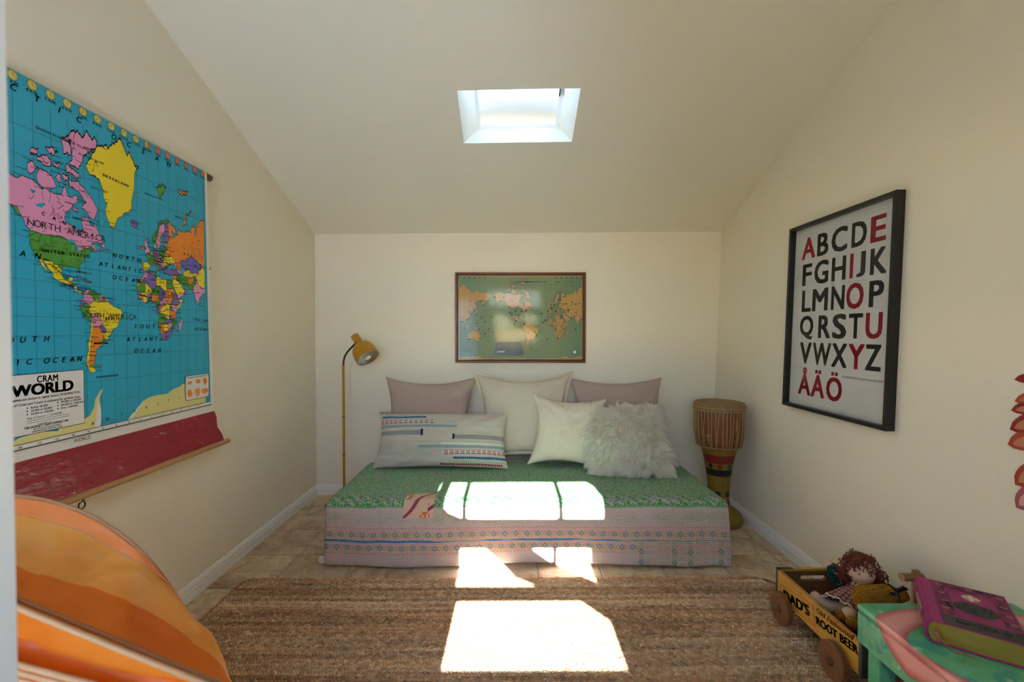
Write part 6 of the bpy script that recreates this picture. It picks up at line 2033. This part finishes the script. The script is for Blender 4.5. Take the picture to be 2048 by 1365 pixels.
# plaid dress: bodice and flared skirt
pl = Mat('plaid_cotton', .85, spec=.15)
u, v = pl.uv()
def lines(q, n, a, b): return (q * n).frac().band(a, b)
c = pl.mix(pl.noise(pl.xyz(u * 20, v * 20, 0.0), 3, 2), (.56, .47, .38), (.64, .55, .45))
for q, n in ((u, 13.0), (v, 5.5)):
    c = pl.mix(lines(q, n, .0, .46) * .80, c, (.17, .006, .014))
    c = pl.mix(lines(q, n, .66, .80) * .75, c, (.035, .022, .04))
pl.col(c)
wst, hem = Vector((1.308, 1.703, .235)), Vector((1.232, 1.668, .188))
ax = (hem - wst).normalized()
s1 = ax.cross(Vector((0, 0, 1))).normalized(); s2 = ax.cross(s1)
def skirt(a, b):
    t = 2 * PI * a
    r_ = .030 + (.066 - .030) * b ** .85
    r_ *= 1 + .10 * b * math.sin(t * 11) + .04 * b * math.sin(t * 5 + 1)
    p = wst + (hem - wst) * b + (s1 * math.cos(t) + s2 * math.sin(t) * .82) * r_
    p.z = max(p.z, CZ0 + .0125)
    return p
MB().grid(88, 14, skirt, closed_u=True, uvfn=lambda a, b: (abs(a * 2 - 1), b)).build('skirt', pl.m, dl, smooth=True, M=dM)
nk = Vector((1.330, 1.706, .268))
def bodice(a, b):
    t = 2 * PI * a
    r_ = .026 + .010 * math.sin(PI * b) + .004 * b
    p = nk + (wst - nk) * b + (Vector((1, 0, .3)).normalized() * math.cos(t) + Vector((0, 1, 0)) * math.sin(t)) * r_ * (1 + .05 * math.sin(8 * t) * b)
    return p
MB().grid(48, 8, bodice, closed_u=True, uvfn=lambda a, b: (abs(a * 2 - 1) * .6, b * .5)).build('bodice', pl.m, dl, smooth=True, M=dM)
lace = flat('lace_white', (.62, .55, .47), .85)
pts = []
for i in range(88 * 2):
    p = skirt(i / 176, 1.0)
    pts.append(p + ax * (.004 + .003 * math.sin(i * 1.1)))
MB().tube(pts, .0026, 5, closed=True).build('lace_trim', lace, dl, smooth=True, M=dM)
teal = Mat('teal_knit', .95, spec=.1)
o = teal.obj()
tv_ = teal.voro(teal.xyz(*o), 170)
teal.col(teal.mix(tv_.step(0, .6), (.008, .075, .085), (.004, .035, .045)))
teal.bump(tv_ * -1.0, .9, .006)
cg = blob([((1.318, 1.736, .268), .026, (1.290, 1.782, .262), .030), ((1.290, 1.782, .258), .033, (1.283, 1.793, .275), .022), ((1.296, 1.775, .238), .030, (1.300, 1.765, .225), .028), ((1.335, 1.738, .245), .036, (1.32, 1.735, .205), .038)], .005, 4)
cg.build('cardigan', teal.m, dl, smooth=True, M=dM)
MB().lathe([(.005, -.001), (.0055, .001), (.003, .002), (0, .002)], 12, M=Matrix.Translation((1.272, 1.755, .272)) @ Matrix.Rotation(-PI / 2, 4, 'Y') @ Matrix.Rotation(.6, 4, 'X')).build('button', flat('pale_button', (.35, .42, .42), .3), dl, smooth=40, M=dM)

# ------------------------------------------------------------------ mustard knitted toy beside the doll
KO = Vector((1.30, 1.58, .112))
kt = thing('knitted_toy', 'mustard knitted soft toy with black ribbon, lying in crate in front of the doll', 'soft toy', KO)
kM = Matrix.Translation(-KO)
kn = Mat('mustard_knit', .95, spec=.1)
o = kn.obj()
rows = (o[2] * 2 * PI * 190.0 + (o[0] * 2 * PI * 95.0).sin().abs() * 1.2).sin()
cols_ = (o[0] * 2 * PI * 130.0 + o[1] * 300.0).sin()
kf = (rows * .5 + cols_ * .5)
kn.col(kn.mix(kf.step(-.7, .6), (.20, .085, .008), (.40, .19, .022)))
kn.bump(kf, .7, .004)
kb = blob([((1.245, 1.572, .282), .046, (1.325, 1.585, .276), .047), ((1.300, 1.583, .262), .056, (1.31, 1.585, .185), .054), ((1.345, 1.588, .274), .036, (1.382, 1.592, .284), .020), ((1.384, 1.592, .288), .021, (1.392, 1.592, .277), .020)], .006, 8)
kb.build('body', kn.m, kt, smooth=True, M=kM)
for p, q, r_ in (((1.262, 1.555, .190), (1.186, 1.555, .203), .0205), ((1.262, 1.600, .170), (1.184, 1.604, .196), .019)):
    blob([(p, r_ * .95, q, r_), (q, r_ * 1.08, Vector(q) + Vector((-.002, 0, .004)), r_ * 1.1)], .005, 5).build('leg', kn.m, kt, smooth=True, M=kM)
rib = flat('black_ribbon', (.008, .008, .010), .55)
mb = MB().tube([(1.340, 1.585 + .040 * math.sin(a), .276 + .042 * math.cos(a)) for a in [2 * PI * k / 24 for k in range(24)]], .005, 6, closed=True)
for sgn in (-1, 1):
    mb.tube([(1.338, 1.560, .312), (1.345 + .012 * sgn, 1.552, .330 + .004 * sgn), (1.352 + .022 * sgn, 1.556, .326), (1.342, 1.560, .313)], .005, 6)
mb.tube([(1.338, 1.560, .312), (1.322, 1.548, .312), (1.306, 1.542, .318)], .0045, 6)
mb.build('ribbon', rib, kt, smooth=True, M=kM)

# ------------------------------------------------------------------ green painted stool
TX0, TX1, TY0, TY1, TZ, TH = 1.015, 1.470, .80, 1.318, .42, .112
sto = thing('painted_stool', 'green painted wooden stool with pink ring motif, right foreground against wall', 'stool', ((TX0 + TX1) / 2, 1.06, 0))
SOFF = Matrix.Translation((-(TX0 + TX1) / 2, -1.06, 0))
sm_ = Mat('painted_wood_green', .38, spec=.45)
n_ = sm_.nt.nodes.new('ShaderNodeNewGeometry')
o = sm_.obj()
ox, oy = o[0] + (TX0 + TX1) / 2, o[1] + 1.06
pp = ox - TX0 - (TZ - o[2]).max(0.0)          # unfolded over the left edge
ss = 1.318 - oy
pp = pp - ss.step(.17, .36) * .085
v = sm_.xyz(*o)
n1 = sm_.noise(v, 9, 4, .6, .5)
n2 = sm_.noise(sm_.xyz(o[0], o[1], o[2] + 5.0), 13, 3, .6, .7)
c = sm_.mix(n1.step(.35, .62), (.055, .34, .17), (.12, .44, .25))
c = sm_.mix(n2.step(.55, .62) * .8, c, (.015, .26, .22))
c = sm_.mix((1 - n2.step(.36, .43)) * .7, c, (.06, .27, .05))
c = sm_.mix(sm_.noise(sm_.xyz(o[0], o[1] + 3.0, o[2]), 24, 3).step(.62, .68) * .6, c, (.40, .60, .38))
def sup(cx, cy, ax_, ay_, e): return (((pp - cx).abs() / ax_).pow(e) + ((ss - cy).abs() / ay_).pow(e)).pow(1 / e)
dA = sup(.215, .30, .315, .272, 2.8)
dB = sup(.222, .30, .255, .205, 2.6)
ringm = (dA < 1.0) * (dB > 1.0)
mid_ = ((1 - dA) * 6.0).min((dB - 1) * 4.5)
pink_ = sm_.mix(mid_.step(.02, .45), (.42, .06, .07), (.74, .31, .29))
pink_ = sm_.mix(sm_.noise(v, 7, 3).step(.5, .7) * .35, pink_, (.76, .46, .40))
c = sm_.mix(ringm, c, pink_)
scr_ = sm_.noise(sm_.xyz(o[0] * 12, o[1] * 60, o[2] * 22), 2.5, 3)
c = sm_.mix((scr_ > .74) * .6, c, (.10, .07, .06))
sm_.col(c)
def tapered(name, lo, hi, bev, mat): return MB().box(lo, hi, bev).build(name, mat, sto, smooth=30, M=SOFF)
tapered('seat', (TX0, TY0, TZ - .022), (TX1, TY1, TZ), .006, sm_.m)
th_ = .018
tapered('apron', (TX0 + .001, TY0 + .001, TZ - TH), (TX0 + th_, TY1 - .001, TZ - .023), .003, sm_.m)
tapered('apron', (TX1 - th_, TY0 + .001, TZ - TH), (TX1 - .001, TY1 - .001, TZ - .023), .003, sm_.m)
tapered('apron', (TX0 + th_ + .001, TY1 - th_, TZ - TH), (TX1 - th_ - .001, TY1 - .001, TZ - .023), .003, sm_.m)
tapered('apron', (TX0 + th_ + .001, TY0 + .001, TZ - TH), (TX1 - th_ - .001, TY0 + th_, TZ - .023), .003, sm_.m)
LGM = sm_.m
for x in (TX0 + .019, TX1 - .064):
    for y in (TY0 + .019, TY1 - .064):
        zf = .001 if x > RX1 or y + .045 < RYN else .0185
        MB().box((x, y, zf), (x + .045, y + .045, TZ - .0235), .003).build('leg', LGM, sto, smooth=30, M=SOFF)

# ------------------------------------------------------------------ book on the stool
bA, eS = Vector((1.068, 1.152, 0)), Vector((.597, .802, 0)).normalized()
eW = Vector((eS.y, -eS.x, 0))
BH, BW_, BT = .256, .186, .058
bk_ = thing('book', 'thick pink clothbound book with black cover pattern and gilt edges, on green stool', 'book',
            M=Matrix(((eW.x, eS.x, 0, bA.x), (eW.y, eS.y, 0, bA.y), (0, 0, 1, TZ + .0008), (0, 0, 0, 1))))
mag = Mat('magenta_bookcloth', .5, spec=.35)
o = mag.obj()
mag.col(mag.mix(mag.noise(mag.xyz(*o), 50, 3), (.30, .016, .125), (.36, .026, .16)))
mag.bump(mag.noise(mag.xyz(*o), 900, 1), .15, .001)
gold = Mat('gilt_edge', .28, metal=.85)
o = gold.obj()
gold.col(gold.mix(gold.noise(gold.xyz(o[0] * 4, o[1] * 4, o[2] * 260), 1.5, 3), (.44, .26, .045), (.64, .40, .09)))
bt = .004
MB().box((.010, 0, BT - bt), (BW_, BH, BT), .0012).build('cover_board', mag.m, bk_, smooth=30)
MB().box((.010, 0, 0), (BW_, BH, bt), .0012).build('cover_board', mag.m, bk_, smooth=30)
# rounded spine
sp_, n_ = [], 14
outer = [(.012 - .016 * math.sin(PI * k / n_), BT / 2 - BT / 2 * math.cos(PI * k / n_)) for k in range(n_ + 1)]
innr = [(.016 - .015 * math.sin(PI * k / n_), BT / 2 - (BT / 2 - .003) * math.cos(PI * k / n_)) for k in range(n_ + 1)]
mb = MB().prism(outer + innr[::-1], [], BH)
mb.v = [(x, d, z) for x, z, d in mb.v]
mb.build('spine', mag.m, bk_, smooth=40)
pg = [(.016 - .013 * math.sin(PI * k / n_), BT / 2 - (BT / 2 - bt - .0004) * math.cos(PI * k / n_)) for k in range(n_ + 1)]
mb = MB().prism(pg + [(BW_ - .005, BT - bt - .0004), (BW_ - .009, BT / 2), (BW_ - .005, bt + .0004)], [], BH - .007)
mb.v = [(x, .0035 + d, z) for x, z, d in mb.v]
mb.build('page_block', gold.m, bk_, smooth=20)
INKS = [flat('cover_black', (.010, .009, .012), .45), flat('foil_gold', (.45, .30, .06), .35, .5), flat('cover_white', (.66, .60, .58), .5), flat('cover_deep_pink', (.22, .012, .08), .5), flat('cover_pink', (.42, .04, .17), .5)]
cv_ = Print(lambda x, y, l: (x, y, BT + .0003 + .00025 * l))
cv_.line([(.0325, .001), (.0325, BH - .001)], .0012, 0, 0)
cv_.rect((.034, .0), (BW_ - .001, .050), 0, 0)
cv_.line([(.037, .050), (.037, BH - .006), (BW_ - .006, BH - .006), (BW_ - .006, .05)], .0014, 0, 0)
rr = random.Random(8)
fx0, fx1, fy0, fy1 = .062, .156, .062, .218
# scrolling leaf border
for i in range(150):
    while True:
        x, y = rr.uniform(.041, BW_ - .010), rr.uniform(.054, BH - .010)
        if not (fx0 - .003 < x < fx1 + .003 and y < fy1 - .0): break
    a = rr.uniform(0, 2 * PI)
    pts = []
    r_ = rr.uniform(.004, .009)
    for k in range(8):
        pts.append((x + r_ * (1 - k / 9) * math.cos(a + k * .75), y + r_ * (1 - k / 9) * math.sin(a + k * .75)))
    cv_.line(pts, .0015, 0, .4)
    if i % 2 == 0: cv_.disc((pts[0][0], pts[0][1]), .0023, 0, .5, 7, .0014)
for x, y in ((.050, .232), (.112, .239), (.172, .230), (.049, .180), (.050, .135), (.048, .092), (.171, .178), (.171, .130), (.171, .085)):
    cv_.disc((x, y), .0072, 1, 1, 14, .0056)
    cv_.disc((x, y), .0050, 4, 1.5, 12, .0036)
    cv_.line([(x - .005, y), (x + .005, y)], .0009, 0, 2)
# arched frame with leaves inside
arch = [(fx0, fy0)] + [((fx0 + fx1) / 2 - (fx1 - fx0) / 2 * math.cos(PI * k / 14), fy1 - .030 + .030 * math.sin(PI * k / 14)) for k in range(15)] + [(fx1, fy0)]
cv_.line(arch, .0016, 0, 1, closed=True)
for i in range(46):
    x, y = rr.uniform(fx0 + .006, fx1 - .006), rr.uniform(fy0 + .004, fy1 - .022)
    if abs(x - .109) < .028 and .085 < y < .16: continue
    a = rr.uniform(0, PI)
    dx, dy = math.cos(a) * .0035, math.sin(a) * .0035
    cv_.tri([(x - dx, y - dy), (x + dy * .4, y - dx * .4), (x + dx, y + dy), (x - dy * .4, y + dx * .4)], rr.choice((0, 3)), 1)
# plain rosette in the upper half of the arch, dark plaque below
for k in range(8):
    a = 2 * PI * k / 8
    cv_.disc((.109 + .013 * math.cos(a), .186 + .013 * math.sin(a)), .0062, 1 if k % 2 else 2, 1.2 + .01 * k, 10)
cv_.disc((.109, .186), .008, 2, 2, 14)
cv_.tri([(.109 + .044 * math.cos(2 * PI * k / 30) * (1 + .05 * math.sin(k * 2)), .120 + .036 * math.sin(2 * PI * k / 30)) for k in range(30)], 0, 1.5)
cv_.text("Alice's", (.109, .134), .0235, 2, 3, .02, shear=.15, center=True, fit=.056)
cv_.text('ADVENTURES IN', (.109, .121), .0115, 2, 3, .03, center=True, fit=.068)
cv_.text('WONDERLAND', (.109, .105), .0125, 2, 3, .03, center=True, fit=.062)
cv_.text('Lewis Carroll', (.109, .022), .0235, 2, 3, .018, shear=.15, center=True, fit=.100)
cv_.build('cover_print', INKS, bk_)
def spn(a, y, l):                                    # print on the rounded spine, a = 0..1 bottom to top
    t = PI * a
    return (.012 - (.0164 + .0003 * l) * math.sin(t), y, BT / 2 - (BT / 2 + .0004) * math.cos(t))
sp = Print(spn)
for y in (.014, .058, .064, .192, .198, .243):
    sp.line([(.2, y), (.35, y), (.5, y), (.65, y), (.8, y)], .004 if y < 1 else .1, 0, 0)
for i in range(60):
    a, y = rr.uniform(.2, .8), rr.choice((rr.uniform(.018, .054), rr.uniform(.202, .24)))
    sp.tri([(a - .03, y), (a, y - .002), (a + .03, y), (a, y + .003)], rr.choice((0, 1)), .5)
sp.line([(.27, .07), (.27, .186), (.73, .186), (.73, .07), (.27, .07)], .01, 0, .3)
vs_, fs_ = ctext("ALICE'S ADVENTURES", 1, .02)
for body_, a0, hh in (("ALICE'S ADVENTURES", .60, .12), ('IN WONDERLAND', .46, .10), ('LEWIS CARROLL', .34, .07)):
    vs_, fs_ = ctext(body_, 1, .02)
    mx0, mx1 = min(p[0] for p in vs_), max(p[0] for p in vs_)
    sp.mb.add([spn(a0 - (-p[1]) * hh / .75 * 1.0, .178 - (p[0] - mx0) / (mx1 - mx0) * .10, 1) for p in vs_], fs_, 2)
sp.build('spine_print', INKS, bk_)
# ribbon marker hanging out of the near edge
rbm = flat('ribbon_rust', (.36, .10, .07), .5)
pts = [(.020, .012, .036), (.018, -.003, .034), (.022, -.010, .022), (.034, -.014, .008), (.050, -.018, .0025), (.070, -.016, .002), (.085, -.018, .0018)]
mb = MB()
vs_, fs_ = [], []
for i, p in enumerate(pts):
    vs_ += [(p[0] - .0035, p[1] + .001, p[2] + (.0 if i < 3 else .0)), (p[0] + .0035, p[1] - .0035, p[2])]
for i in range(len(pts) - 1): fs_.append([2 * i, 2 * i + 1, 2 * i + 3, 2 * i + 2])
mb.add(vs_, fs_).build('ribbon_marker', rbm, bk_, smooth=True, fix=False).modifiers.new('thickness', 'SOLIDIFY').thickness = .0006
